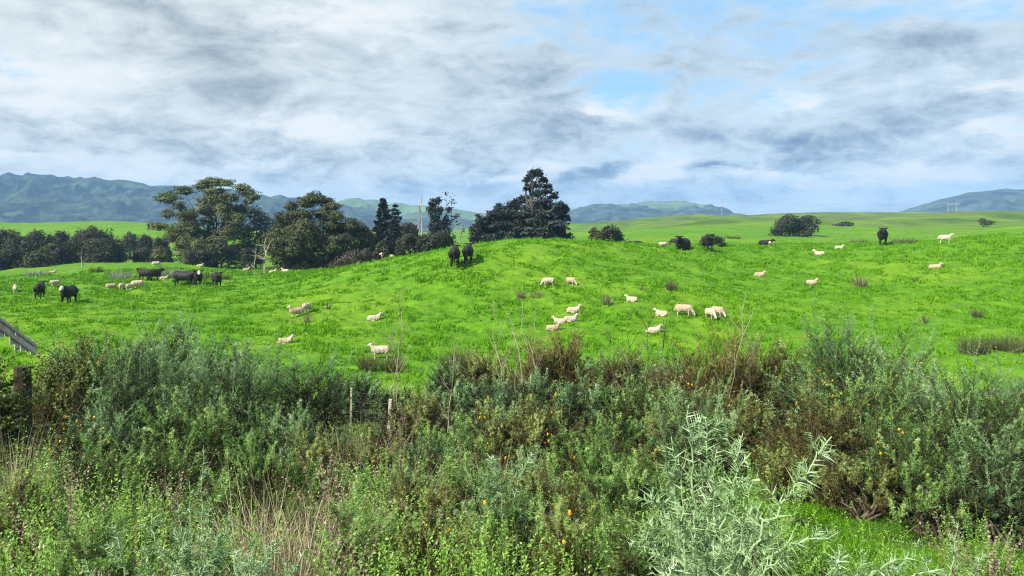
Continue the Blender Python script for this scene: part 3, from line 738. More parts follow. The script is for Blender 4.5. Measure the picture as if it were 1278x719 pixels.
# the wall of bush on the left: every tree its own
for (X, dd, base, top, hw, mt, lab) in [
    (-30, 125, 340, 286, 26, 'bushleaf', 'dark bush tree cut by the left edge of the view'), (8, 135, 330, 284, 18, 'bushleaf', 'dark bush tree at the far left, before the far paddock'),
    (30, 128, 335, 290, 20, 'bushleaf', 'greyish bush tree second from the far left'), (50, 135, 325, 286, 17, 'bushleaf', 'dark flat-topped bush tree under the far paddock edge'),
    (78, 138, 330, 287, 16, 'deep', 'blackest bush tree left of the tall rounded one'), (20, 112, 343, 306, 24, 'bushleaf', 'low dark bush tree at the front of the far left'),
    (48, 110, 343, 313, 16, 'olive', 'olive-brown front bush with a pale dome'), (-8, 110, 345, 310, 20, 'bushleaf', 'front bush tree at the very left edge'),
    (108, 122, 338, 288, 40, 'bushleaf', 'large broad dark bush tree behind the small pale dead tree'), (112, 128, 320, 280, 15, 'bushleaf', 'highest dark bush tree crowning the left bush'),
    (138, 124, 330, 294, 17, 'bushleaf', 'dark bush tree ending the broad clump on its right'), (162, 150, 326, 290, 15, 'bushleaf', 'distant dark bush tree above the terrace'),
    (182, 148, 326, 291, 14, 'deep', 'distant blackish bush tree left of the open-crowned tree'), (200, 146, 326, 293, 12, 'bushleaf', 'distant bush tree touching the open-crowned tree'),
    (180, 128, 330, 309, 14, 'bushleaf', 'low bush standing at the back of the terrace'), (200, 126, 331, 306, 13, 'bushleaf', 'low bush beneath the left limbs of the open-crowned tree'), (66, 114, 340, 298, 20, 'bushleaf', 'grey-green bush tree in the middle of the left bush')]:
    make_tree('bush_tree', X, dd, ring_lobes(X, base, top, hw, 11), mt, lab, 'tree', trunk_r=.2, leaf=.18, dens=22, group='bush trees on the left')
bare_tree(102, 101, 336, 310, 'small pale dead tree in front of the broad dark bush', 21, nb=7, spread=7, r0=.10, tuft=14)
bare_tree(331, 80, 345, 296, 'leaning pale dead tree with forked limbs beside the dense olive tree', 22, nb=12, spread=16, r0=.11)
bare_tree(318, 79, 346, 310, 'smaller grey dead stem left of the leaning dead tree', 23, nb=6, spread=8, r0=.06)


# ------------------------------------------------------------------ power poles on the ridge
def power_pole(X, d, top, label, two=False, base_down=3):
    b = at(X, d); px = d / F; zt = (HZ - top) * px - b[2]
    root = empty('power_pole', b, label, 'power pole')
    offs = (-3.0 * d / 420 / 1.4, 3.0 * d / 420 / 1.4) if two else (0,)
    w = .2
    for o in offs:
        mb = MB(); tube(mb, [(o, 0, -1), (o, 0, zt * .5), (o, 0, zt)], [w, w * .85, w * .65], 8, .5); mb.build('pole', M['concrete'], root)
    arms = [(zt - 1.0, 1.9)] if not two else [(zt - 1.1, offs[1] + 1.6)]
    if not two: arms.append((zt - 2.6, 1.5))
    for (z, hw) in arms:
        mb = MB(); box(mb, (0, -.26, z), (hw * 2, .22, .26), None, .5, 0, .03); mb.build('crossarm', M['concrete'], root)
        for s in np.linspace(-.9, .9, 3):
            mb = MB(); tube(mb, [(s * hw, -.26, z + .13), (s * hw, -.26, z + .3), (s * hw, -.26, z + .5)], [.10, .16, .07], 8, .7); mb.build('insulator', M['concrete'], root)


power_pole(901, 520, 247.5, 'single power pole with two crossarms on the skyline')
power_pole(1188.5, 455, 252.5, 'twin-legged power pole on the right-hand skyline', True)
def power_lines():
    a = at(901, 520); b = at(1188.5, 455)
    for k, (o, z) in enumerate(((-1.7, 10.3), (0, 10.3), (1.7, 10.3))):
        mb = MB(); s = np.array([a[0] + o, 519.7, (HZ - 247.5) / F * 520 - .4]); e = np.array([b[0] + o * 1.7, 454.7, (HZ - 252.5) / F * 455 - .5])
        t = np.linspace(0, 1, 24)[:, None]; p = s * (1 - t) + e * t; p[:, 2] -= 4 * 2.2 * t[:, 0] * (1 - t[:, 0])
        tube(mb, p, .022, 4, .5); o_ = mb.build('power_line', M['wire'])
        tag(o_, ['slack power line strung along the ridge on the left-hand insulators', 'slack power line strung along the ridge on the middle insulators', 'slack power line strung along the ridge on the right-hand insulators'][k], 'power line', 'power lines')
power_lines()


# ------------------------------------------------------------------ air: even pale haze in a closed box
def build_haze(density):
    mb = MB(); lo = -110; hi = 118
    box(mb, (0, 0, (lo + hi) / 2), (7000, 7000, hi - lo), None, .5, 0, 0.0)
    m = bpy.data.materials.new('haze'); m.use_nodes = True; t = m.node_tree; t.nodes.clear()
    o = t.nodes.new('ShaderNodeOutputMaterial'); v = t.nodes.new('ShaderNodeVolumePrincipled')
    v.inputs['Color'].default_value = (.34, .61, 1.0, 1); v.inputs['Density'].default_value = density; v.inputs['Anisotropy'].default_value = 0
    t.links.new(v.outputs[0], o.inputs['Volume'])
    ob = mb.build('haze', m); tag(ob, kind='stuff'); ob.display_type = 'WIRE'
HAZE = 2.5e-4


# ------------------------------------------------------------------ animals
def ico(sub=2):
    me = bpy.data.meshes.new('tmp'); import bmesh
    bm = bmesh.new(); bmesh.ops.create_icosphere(bm, subdivisions=sub, radius=1); bm.to_mesh(me); bm.free()
    v = np.empty(len(me.vertices) * 3); me.vertices.foreach_get('co', v); f = np.array([p.vertices[:] for p in me.polygons]); bpy.data.meshes.remove(me)
    return v.reshape(-1, 3), f


_IV, _IF = ico(2)


def critter(name, segs, face_segs, mats, voxel, lump, eyes, low=None, muzzle=None):
    """One continuous skin: tapered limbs and trunk fused by a voxel union. segs: (p, q, rp, rq[, squash_y])."""
    mb = MB()
    for s in segs:
        p, q, ra, rb = np.array(s[0], float), np.array(s[1], float), s[2], s[3]; sq = s[4] if len(s) > 4 else 1.0
        n = max(2, int(np.linalg.norm(q - p) / (min(ra, rb) * .45)) + 1)
        for t in np.linspace(0, 1, n):
            mb.add(_IV * (ra * (1 - t) + rb * t) * np.array([1, sq, 1]) + p * (1 - t) + q * t, _IF)
    o = mb.build('tmp', mats)
    md = o.modifiers.new('r', 'REMESH'); md.mode = 'VOXEL'; md.voxel_size = voxel; md.use_smooth_shade = True
    sm = o.modifiers.new('s', 'SMOOTH'); sm.factor = .5; sm.iterations = 3
    dg = bpy.context.evaluated_depsgraph_get(); me = bpy.data.meshes.new_from_object(o.evaluated_get(dg), depsgraph=dg)
    bpy.data.objects.remove(o)
    n = len(me.vertices); co = np.empty(n * 3); me.vertices.foreach_get('co', co); co = co.reshape(-1, 3)
    no = np.empty(n * 3); me.vertices.foreach_get('normal', no); no = no.reshape(-1, 3)
    def near(pts):
        w = np.zeros(len(pts), bool)
        for (p, q, r) in face_segs:
            p, q = np.array(p, float), np.array(q, float); d = q - p
            t = np.clip(((pts - p) @ d) / (d @ d), 0, 1)[:, None]; w |= np.linalg.norm(pts - p - d * t, axis=1) < r
        if low is not None: w |= pts[:, 2] < low
        return w
    wl = ~near(co)
    nz = vnoise(co[:, 0] * 26 + co[:, 2] * 9, co[:, 1] * 26 - co[:, 2] * 22, 3) - .5
    co = co + no * (nz * lump * wl)[:, None]
    me.vertices.foreach_set('co', co.astype(np.float32).ravel())
    k = len(me.polygons); ce = np.empty(k * 3); me.polygons.foreach_get('center', ce); ce = ce.reshape(-1, 3)
    mi = near(ce).astype(np.int32)
    if muzzle is not None: mi[np.linalg.norm(ce - np.array(muzzle[0]), axis=1) < muzzle[1]] = 2
    m2 = MB()
    fv = [p.vertices[:] for p in me.polygons]
    q4 = np.array([f for f in fv if len(f) == 4]).reshape(-1, 4); i4 = mi[[len(f) == 4 for f in fv]]
    m2.add(co, None, q4); m2.M4[-1] = i4
    t3 = np.array([f for f in fv if len(f) == 3]).reshape(-1, 3)
    if len(t3): m2.F3.append(t3); m2.M3.append(mi[[len(f) == 3 for f in fv]])
    for (c, r) in eyes: m2.add(_IV * r + np.array(c), _IF, None, .5, 2)
    bpy.data.meshes.remove(me)
    return m2.mesh(name, mats, True)


def mir(s): return [s, tuple((p[0], -p[1], p[2]) if isinstance(p, tuple) else p for p in s)]


def sheep_mesh(pose):
    W = []
    if pose == 'lie':
        W += [((-.36, 0, .25), (.24, 0, .27), .235, .225, 1.08), ((-.1, 0, .22), (.1, 0, .22), .25, .25, 1.12)]
        W += mir(((.22, .13, .10), (.44, .12, .05), .055, .035)) + mir(((-.28, .2, .10), (-.06, .24, .05), .07, .035))
        nk, hd, hd2 = (.34, 0, .44), (.46, 0, .60), (.61, 0, .55); W.append(((.24, 0, .33), nk, .19, .135)); W.append((nk, hd, .13, .095)); low = .055
        tail = ((-.54, 0, .22), (-.63, 0, .10), .06, .045)
    else:
        W += [((-.36, 0, .58), (.28, 0, .59), .235, .225, .95), ((-.12, 0, .55), (.1, 0, .55), .25, .25, 1.0)]
        for s in mir(((-.37, .12, .50), (-.31, .13, .38), .12, .075)) + mir(((-.31, .13, .38), (-.42, .12, .24), .065, .04)) + mir(((-.42, .12, .24), (-.39, .12, .03), .036, .034)): W.append(s)
        for s in mir(((.27, .11, .48), (.29, .11, .27), .085, .045)) + mir(((.29, .11, .27), (.28, .11, .03), .04, .034)): W.append(s)
        if pose == 'graze': nk, hd, hd2 = (.46, 0, .46), (.58, 0, .31), (.66, .0, .15); W.append(((.28, 0, .60), nk, .2, .13)); W.append((nk, hd, .125, .09))
        else: nk, hd, hd2 = (.42, 0, .76), (.51, 0, .90), (.66, 0, .85); W.append(((.28, 0, .63), nk, .2, .13)); W.append((nk, hd, .125, .092))
        low = .26; tail = ((-.57, 0, .58), (-.62, 0, .40), .06, .045)
    W.append((hd, hd2, .09, .055)); W.append(tail)
    h, e = np.array(hd), np.array(hd2); f = (e - h) / np.linalg.norm(e - h)
    ear = h - f * .02 + np.array([0, 0, .05])
    for s in (1, -1): W.append((tuple(ear + [0, s * .06, 0]), tuple(ear + [-.03, s * .18, -.015]), .034, .022))
    eyes = [(tuple(h * .6 + e * .4 + np.array([0, s * .068, .028])), .015) for s in (1, -1)]
    fs = [(tuple(h + f * .035), hd2, .105)] + [(tuple(ear + [0, s * .09, 0]), tuple(ear + [-.03, s * .2, -.02]), .05) for s in (1, -1)]
    return critter('sheep', W, fs, [M['wool'], M['face'], M['hoof']], .026, .035, eyes, low, (tuple(e + f * .05), .035))


def cow_mesh(pose, white=False):
    W = []
    if pose == 'lie':
        W += [((-.7, 0, .45), (.5, 0, .47), .42, .38, 1.05), ((-.2, 0, .42), (.2, 0, .42), .46, .45, 1.1)]
        W += mir(((.45, .25, .2), (.85, .22, .09), .12, .07)) + mir(((-.5, .35, .2), (-.05, .45, .1), .15, .07))
        nk, hd, hd2 = (.95, 0, .80), (1.08, 0, .92), (1.40, 0, .78); W.append(((.5, 0, .58), nk, .33, .2)); W.append((nk, hd, .19, .16)); tl = [((-1.1, 0, .5), (-1.2, .1, .1), .05, .05)]
    else:
        W += [((-.72, 0, 1.02), (.5, 0, 1.0), .38, .36, .92), ((-.25, 0, .92), (.25, 0, .92), .42, .41, 1.0), ((.5, 0, .9), (.58, 0, .95), .36, .30, .85), ((-.78, 0, 1.08), (-.88, 0, 1.05), .32, .26, 1.0)]
        for s in mir(((-.78, .19, .95), (-.62, .23, .70), .25, .15)) + mir(((-.62, .23, .70), (-.87, .20, .48), .14, .085)) + mir(((-.87, .20, .48), (-.82, .20, .06), .07, .065)): W.append(s)
        for s in mir(((.48, .19, .80), (.52, .2, .44), .16, .085)) + mir(((.52, .2, .44), (.51, .2, .06), .075, .065)): W.append(s)
        if pose == 'graze': nk, hd, hd2 = (.98, 0, .62), (1.08, 0, .45), (1.22, 0, .14); W.append(((.52, 0, 1.02), nk, .32, .2)); W.append((nk, hd, .19, .16))
        else: nk, hd, hd2 = (.92, 0, 1.25), (1.04, 0, 1.34), (1.36, 0, 1.16); W.append(((.52, 0, 1.06), nk, .33, .2)); W.append((nk, hd, .19, .16))
        tl = [((-1.12, 0, 1.2), (-1.19, 0, .75), .04, .035), ((-1.19, 0, .75), (-1.17, 0, .45), .05, .07)]
    W += tl; W.append((hd, hd2, .16, .095))
    h, e = np.array(hd), np.array(hd2); f = (e - h) / np.linalg.norm(e - h); ear = h - f * .03 + np.array([0, 0, .06])
    for s in (1, -1): W.append((tuple(ear + [0, s * .13, .02]), tuple(ear + [-.02, s * .34, .03]), .06, .045))
    eyes = [(tuple(h * .65 + e * .35 + np.array([0, s * .125, .05])), .025) for s in (1, -1)]
    fs = [(tuple(h + f * .10 + np.array([.02, 0, .02])), tuple(e + f * .02), .165)] if white else []
    return critter('cow', W, fs, [M['black'], M['face'], M['hoof']], .04, .02, eyes, None, (tuple(e + f * .07), .06))


_SH = {p: sheep_mesh(p) for p in ('stand', 'graze', 'lie')}
_SHL = {'stand': 1.24, 'graze': 1.28, 'lie': 1.30}
_CW = {'stand': cow_mesh('stand'), 'white': cow_mesh('stand', True), 'graze': cow_mesh('graze'), 'lie': cow_mesh('lie')}


def animal(kind, X, Y, pose, deg, size, label, group, d0=33.0, d1=200.0, sink=0.05):
    """size = pixels: length for sheep seen side-on, height for cattle; keeps real sizes within sane bounds."""
    p = hit(X, Y, d0, d1) if Y is not None else at(X, d0)
    me = _SH[pose] if kind == 'sheep' else _CW[pose]
    L = (_SHL[pose] if kind == 'sheep' else (1.5 if pose != 'lie' else 1.0))
    s = min(1.25, max(.72, size * p[1] / F / L))
    o = bpy.data.objects.new(kind, me); COL.objects.link(o); o.location = p - [0, 0, sink]; o.scale = (s, s, s)
    o.rotation_euler = (0, 0, R(deg) - math.atan2(p[0], p[1]))
    return tag(o, label, kind, group)


G1, G2 = 'sheep scattered over the paddock', 'black cattle in the paddock'
for a in [
    (357, 429, 'lie', 8, 23, 'cream sheep lying at the left foot of the mound, facing right'), (369, 396, 'stand', 200, 20, 'cream sheep standing in front of its overlapping partner on the left slope, facing left'),
    (383, 389, 'graze', 60, 19, 'cream sheep half hidden behind the standing one on the left slope'), (468, 400, 'lie', 10, 21, 'cream sheep lying alone on the middle left slope, facing right'),
    (474, 448, 'stand', 184, 27, 'woolly sheep standing among rushes by the stream, facing left'), (684, 357, 'graze', 188, 18, 'sheep grazing to the left high on the mound face'),
    (713, 356, 'graze', -40, 14, 'sheep grazing to the right high on the mound face, beside one grazing left'), (717, 390, 'lie', 14, 21, 'topmost of the four resting sheep huddled below the mound'),
    (713, 401, 'lie', 10, 21, 'right-hand lower sheep of the four huddled below the mound, facing right'), (698, 404, 'lie', 172, 19, 'sheep of the huddle of four that faces left'),
    (691, 412, 'lie', 12, 19, 'lowest sheep of the huddle of four below the mound'), (788, 376, 'lie', 168, 18, 'sheep lying alone, facing left, above the grazing ones'),
    (825, 394, 'lie', 168, 20, 'sheep lying, facing left, next to one grazing to the right'), (854, 395, 'graze', -6, 25, 'sheep grazing to the right, side-on, right of one lying down'),
    (887, 398, 'graze', -55, 22, 'nearer of the two overlapping grazing sheep'), (896, 396, 'graze', -38, 22, 'further of the two overlapping grazing sheep, rump behind the other'),
    (817, 415, 'lie', 12, 22, 'lowest lying sheep right of centre, above the gorse, facing right'), (949, 345, 'lie', 14, 16, 'sheep lying on the right slope, facing right, below the farthest lying cow'),
    (1014, 355, 'lie', 16, 17, 'sheep lying on the right slope near a brown weed, facing right'), (1022, 319, 'lie', 170, 16, 'sheep lying, facing left, high on the right slope'),
    (1048, 311, 'lie', 12, 13, 'sheep lying, facing right, just left of the standing black cow'), (1168, 336, 'lie', 14, 18, 'sheep lying far right on the slope, facing right'),
    (1180, 304, 'stand', 4, 17, 'rightmost sheep, standing high on the slope'), (961, 307, 'graze', 90, 6, 'tiny far sheep just below the farthest lying cow'),
    (828, 309, 'graze', 20, 9, 'tiny far sheep left of the lying cow with its head up'),
    (19, 365, 'stand', 95, 13, 'leftmost sheep, standing, seen from behind'), (69, 357, 'graze', 20, 11, 'sheep grazing between the two leftmost cows'),
    (139, 362, 'graze', 14, 14, 'leftmost sheep of the grazing row left of the cattle group'), (152, 361, 'graze', 70, 12, 'second sheep of the grazing row, seen from behind'),
    (162, 362, 'graze', 50, 12, 'third sheep of the grazing row'), (172, 360, 'graze', 8, 17, 'rightmost sheep of the grazing row, longest in view'),
    (205, 349, 'lie', 10, 9, 'sheep lying beside the dark cattle pair'), (195, 333, 'graze', 10, 11, 'far pale sheep on the terrace edge behind the cattle'),
    (250, 333, 'lie', 10, 8, 'far sheep below the tall open-crowned tree'), (283, 334, 'lie', 20, 9, 'far sheep right of the tall tree trunk'),
    (308, 338, 'lie', 10, 7, 'far sheep left of the dead trees'), (341, 341, 'lie', 30, 8, 'far sheep right of the leaning dead tree'),
    (356, 340, 'lie', 160, 8, 'far sheep at the left edge of the dense olive tree'), (66, 341, 'lie', 0, 6, 'far sheep lying in front of the left bush')]:
    animal('sheep', a[0], a[1], a[2], a[3], a[4], a[5], G1, 33, 160)
# the sheep whose head shows over the shoulder of the mound
animal('sheep', 484, None, 'stand', 175, 20, 'sheep half hidden behind the shoulder of the mound', G1, 83, 95)
for a in [
    (50, 372, 'stand', 80, 21, 'leftmost black cow, seen from behind'), (85, 379, 'white', -112, 25, 'black cow with a white blaze, facing the road, nearest on the left'),
    (180, 350, 'stand', 125, 16, 'left cow of the pair standing before the rushes'), (194, 350, 'stand', 48, 16, 'right cow of the pair standing before the rushes'),
    (231, 357, 'stand', -32, 21, 'black cow turned to the right, left of the white-faced one'),
    (247, 357, 'white', -85, 21, 'white-faced black cow facing the road, between two plain black ones'), (271, 358, 'stand', -80, 20, 'black cow standing alone right of the white-faced one'),
    (567.5, 332, 'stand', 88, 27, 'left cow of the two standing on the mound shoulder'), (584.5, 328, 'stand', 86, 25, 'right cow of the two standing on the mound shoulder'),
    (852, 311, 'lie', -105, 17, 'black cow lying with its head up beside a small brownish shrub'), (884, 313, 'stand', -80, 22, 'large black cow facing the road before a dark shrub'),
    (956, 306, 'lie', 8, 7, 'far black cow lying on the slope'), (1102, 306, 'stand', -88, 23, 'black cow alone on the right slope, facing the road head-on')]:
    animal('cow', a[0], a[1], a[2], a[3], a[4], a[5], G2, 33, 160)


# ------------------------------------------------------------------ plants near the road
def shoots(mb, start, dirv, L, M_, slen, w, rnd, bend=.12, spread=.9, fwd=.55, kite=False, stem_mat=None, stem_r=.004, taper=.45, bare=0.0, out=None, cn=.10):
    """N shoots, each set with M_ spines (single triangles) or leaves (kites)."""
    n = len(start); L = np.broadcast_to(L, (n,))[:, None, None]
    bd = rng.normal(size=(n, 1, 3)) * bend; bd[:, :, 2] = np.abs(bd[:, :, 2]) * .6
    t = bare + (1 - bare) * (np.arange(M_)[None] + rng.random((n, M_))) / M_; T = t[..., None]
    p = start[:, None] + dirv[:, None] * L * T + bd * L * T ** 2
    tg = nrm(dirv[:, None] + 2 * bd * T)
    rad = rng.normal(size=(n, M_, 3)); rad = nrm(rad - tg * (rad * tg).sum(-1, keepdims=True))
    sd = nrm(tg * fwd + rad * spread); sl = slen * rng.uniform(.55, 1.2, (n, M_, 1)) * (1 - taper * T)
    side = nrm(np.cross(sd, rng.normal(size=(n, M_, 3)) if out is None else out[:, None] + rng.normal(size=(n, M_, 3)) * .35)) * w * .5
    r = np.clip(rnd[:, None] + rng.normal(size=(n, M_)) * cn + (t - .5) * .16, 0, 1)
    if kite:
        v = np.stack([p, p + sd * sl * .45 + side, p + sd * sl, p + sd * sl * .45 - side], 2).reshape(-1, 3)
        mb.add(v, None, np.arange(len(v)).reshape(-1, 4), np.repeat(r.ravel(), 4))
    else:
        v = np.stack([p - side, p + side, p + sd * sl], 2).reshape(-1, 3)
        mb.add(v, np.arange(len(v)).reshape(-1, 3), None, np.repeat(r.ravel(), 3))
    # the shoot's own axis: a thin three-sided stem
    k = 4; tt = np.linspace(0, 1, k)[None, :, None]
    c = start[:, None] + dirv[:, None] * L * tt + bd * L * tt ** 2
    a = nrm(np.cross(dirv, rng.normal(size=(n, 3)))); b = np.cross(dirv, a)
    ring = np.stack([a, -a * .5 + b * .87, -a * .5 - b * .87], 1)                  # n,3,3
    v = (c[:, :, None] + ring[:, None] * (stem_r * (1 - .75 * tt))[..., None]).reshape(-1, 3)
    base = (np.arange(n) * k * 3)[:, None, None]; i = np.arange(k - 1)[None, :, None] * 3; j = np.arange(3)[None, None]
    q = np.stack([base + i + j, base + i + (j + 1) % 3, base + i + 3 + (j + 1) % 3, base + i + 3 + j], -1).reshape(-1, 4)
    mb.add(v, None, q, np.repeat(np.clip(rnd * .6 + .1, 0, 1), k * 3))


def spires(mb, start, dv, L, K, M_, sl, w, rn, kite=False, sr=.003, out=None, wid=.27):
    """Upright sprays: an axis with side sprigs that shorten to the tip, every sprig set with spines."""
    n = len(start)
    if not n: return
    shoots(mb, start, dv, L, M_ + 10, sl, w, rn, .06, kite=kite, stem_r=sr, out=out, cn=.05)
    t = ((np.arange(K)[None] + rng.random((n, K))) / K * .92 + .04); p = start[:, None] + dv[:, None] * (L[:, None] * t)[..., None]
    rad = rng.normal(size=(n, K, 3)); rad = nrm(rad - dv[:, None] * (rad * dv[:, None]).sum(-1, keepdims=True))
    d2 = nrm(dv[:, None] * .75 + rad * .75); l2 = L[:, None] * wid * (1.12 - t) * rng.uniform(.6, 1.3, (n, K))
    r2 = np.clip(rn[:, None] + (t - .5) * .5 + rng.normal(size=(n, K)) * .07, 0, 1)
    shoots(mb, p.reshape(-1, 3), d2.reshape(-1, 3), l2.ravel(), M_, sl * .9, w, r2.ravel(), .06, kite=kite, stem_r=sr * .6, cn=.05, out=None if out is None else (out[:, None] * .8 + rad * .5).reshape(-1, 3))


def blades(mb, start, dirv, L, w, droop, rnd, segs=3):
    n = len(start); L = np.broadcast_to(L, (n,))[:, None, None]; t = np.linspace(0, 1, segs + 1)[None, :, None]
    dr = np.broadcast_to(droop, (n,))[:, None, None]
    c = start[:, None] + dirv[:, None] * L * t; c[:, :, 2] -= (dr * L * t ** 2)[..., 0]
    side = nrm(np.cross(dirv, rng.normal(size=(n, 3))))[:, None] * (np.broadcast_to(w, (n,))[:, None, None] * .5 * (1 - t * .92))
    v = np.stack([c - side, c + side], 2).reshape(-1, 3)
    base = (np.arange(n) * (segs + 1) * 2)[:, None]; i = np.arange(segs)[None] * 2
    q = np.stack([base + i, base + i + 1, base + i + 3, base + i + 2], -1).reshape(-1, 4)
    mb.add(v, None, q, np.repeat(rnd, (segs + 1) * 2))


def gorse(X, top, d, hw, mat, label, flowers=0, dens=1.0, leader=5, name='gorse_bush', cat='gorse', group=None, tone=.5, tone_sd=.17, dead=.10, deepf=.8, nl=7, L0=.58, kite=False, slen=None, sw=None, base=None):
    """A dome-shaped spiny bush: woody stems, a crown of spined shoots in several clumps, and blossom."""
    b = at(X, d) if base is None else np.asarray(base); px = d / F; W = hw * px * 1.25; H = (HZ - top) * px - b[2]
    root = empty(name, b, label, cat, group)
    sm, fm = MB(), MB(); fl_c = np.zeros(3)
    core = [(np.array([0, 0, H * .42]), np.array([W * .55, W * .55 * deepf, H * .36]))]
    lobes = []; m = int(np.clip(nl * 1.7 * (W / .9) ** .8, 8, 24))
    for k in range(m):
        a = 2.39996 * k + rng.random() * .6; v = (k + .5) / m; h = .08 + .80 * v ** .85 + rng.uniform(-.06, .06); q = math.sqrt(max(.05, 1 - (h * .95) ** 2.4)) * rng.uniform(.55, .84)
        rr = rng.uniform(.20, .34) * min(W, H)
        lobes.append((np.array([math.cos(a) * W * q, math.sin(a) * W * q * deepf, H * h]), np.array([rr * rng.uniform(.9, 1.4), rr, rr * rng.uniform(.75, 1.05)])))
    sl = slen or max(.040, d * .0050); w = sw or max(.0042, d * .00070); L0 = L0 * min(1.25, max(.55, H / 1.6)); M_ = int(np.clip(440 / d, 24, 50))
    tot = 0
    for c, r in lobes:
        area = (r[0] * r[1] + r[0] * r[2] + r[1] * r[2]) * 4.2; n = int(np.clip(area * 74 * dens * min(1.0, 10 / d + .3) / (L0 / .36) ** 1.2, 12, 900))
        n = max(4, int(n * .19)); p, dr = lobe_pts(c, r * .8, n, .45); ok = p[:, 2] > .02; p, dr = p[ok], dr[ok]; n = len(p)
        dv = nrm(dr * .55 + np.array([0, 0, .72]) + rng.normal(size=(n, 3)) * .26)
        lt = tone - .04 + rng.uniform(-.2, .2); rn = np.clip(rng.normal(lt, tone_sd, n), 0, 1); kd = rng.random(n) < dead; rn[kd] = rng.uniform(0, .14, kd.sum())
        spires(fm, p - dv * L0 * .3, dv, L0 * rng.uniform(.65, 1.35, n), int(np.clip(230 / d, 13, 28)), int(np.clip(170 / d, 10, 20)), sl, w, rn, kite, max(.003, d * .0004), nrm(dr + np.array([0, 0, .35]) + c / max(W, H) * .8))
        tot += n
        for q in range(2):
            e = c + rand_dirs(1, .5)[0] * r * .8; s = np.array([rng.normal() * .05, rng.normal() * .05, -.05])
            m_ = s * .4 + c * .6 + rng.normal(size=3) * .05 * H; m_[2] = max(m_[2] * .75, .05)
            tube(sm, [s, m_ * .55 + s * .45, m_, e], [.028, .022, .015, .005], 5, rng.random())
    for c, r in core:                                   # old dead wood and brown spines, added dense and dark to shade the gaps
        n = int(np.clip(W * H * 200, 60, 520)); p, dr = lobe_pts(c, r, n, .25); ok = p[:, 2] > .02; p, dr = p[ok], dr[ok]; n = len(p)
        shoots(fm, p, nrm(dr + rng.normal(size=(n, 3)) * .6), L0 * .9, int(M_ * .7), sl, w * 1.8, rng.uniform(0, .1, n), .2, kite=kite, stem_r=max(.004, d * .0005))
    if leader:
        n = leader; a = rng.uniform(0, 6.28, n); s = np.stack([np.cos(a) * W * .4, np.sin(a) * W * .35, rng.uniform(.62, .86, n) * H], 1)
        dv = nrm(np.stack([np.cos(a) * .3, np.sin(a) * .3, np.ones(n)], 1) + rng.normal(size=(n, 3)) * .16)
        shoots(fm, s, dv, H * rng.uniform(.2, .42, n), int(M_ * 1.8), sl * 1.1, w, np.clip(rng.normal(tone + .1, .12, n), 0, 1), .08, stem_r=max(.004, d * .0005))
        # side sprigs on the leaders
        for f in (.35, .6, .8):
            dv2 = nrm(dv + rng.normal(size=(n, 3)) * .6); shoots(fm, s + dv * (H * .3 * f), dv2, L0 * .6, int(M_ * .6), sl, w, np.clip(rng.normal(tone + .1, .12, n), 0, 1), .1, stem_r=.003)
    if flowers:
        for i in range(max(4, min(95, int(flowers * .7)))):
            c, r = lobes[rng.integers(len(lobes))]; dd = rand_dirs(1, .4)[0]; dd[1] = -abs(dd[1]); cc = c + dd * r * rng.uniform(.92, 1.1)
            if i % 3: cc = fl_c + rng.normal(size=3) * .07
            fl_c = cc; q = max(.012, d * .0009) * rng.uniform(.6, 1.3)
            lump = 1 + .45 * np.sin(_IV @ rng.normal(size=(3, 3)) * 5).prod(1)
            fb = MB(); fb.add(_IV * q * lump[:, None] * np.array([1, 1, 1.25]), _IF, None, rng.random()); fo = fb.build('flower_cluster', M['flower'], root); fo.location = cc
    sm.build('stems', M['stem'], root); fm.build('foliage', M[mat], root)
    return root


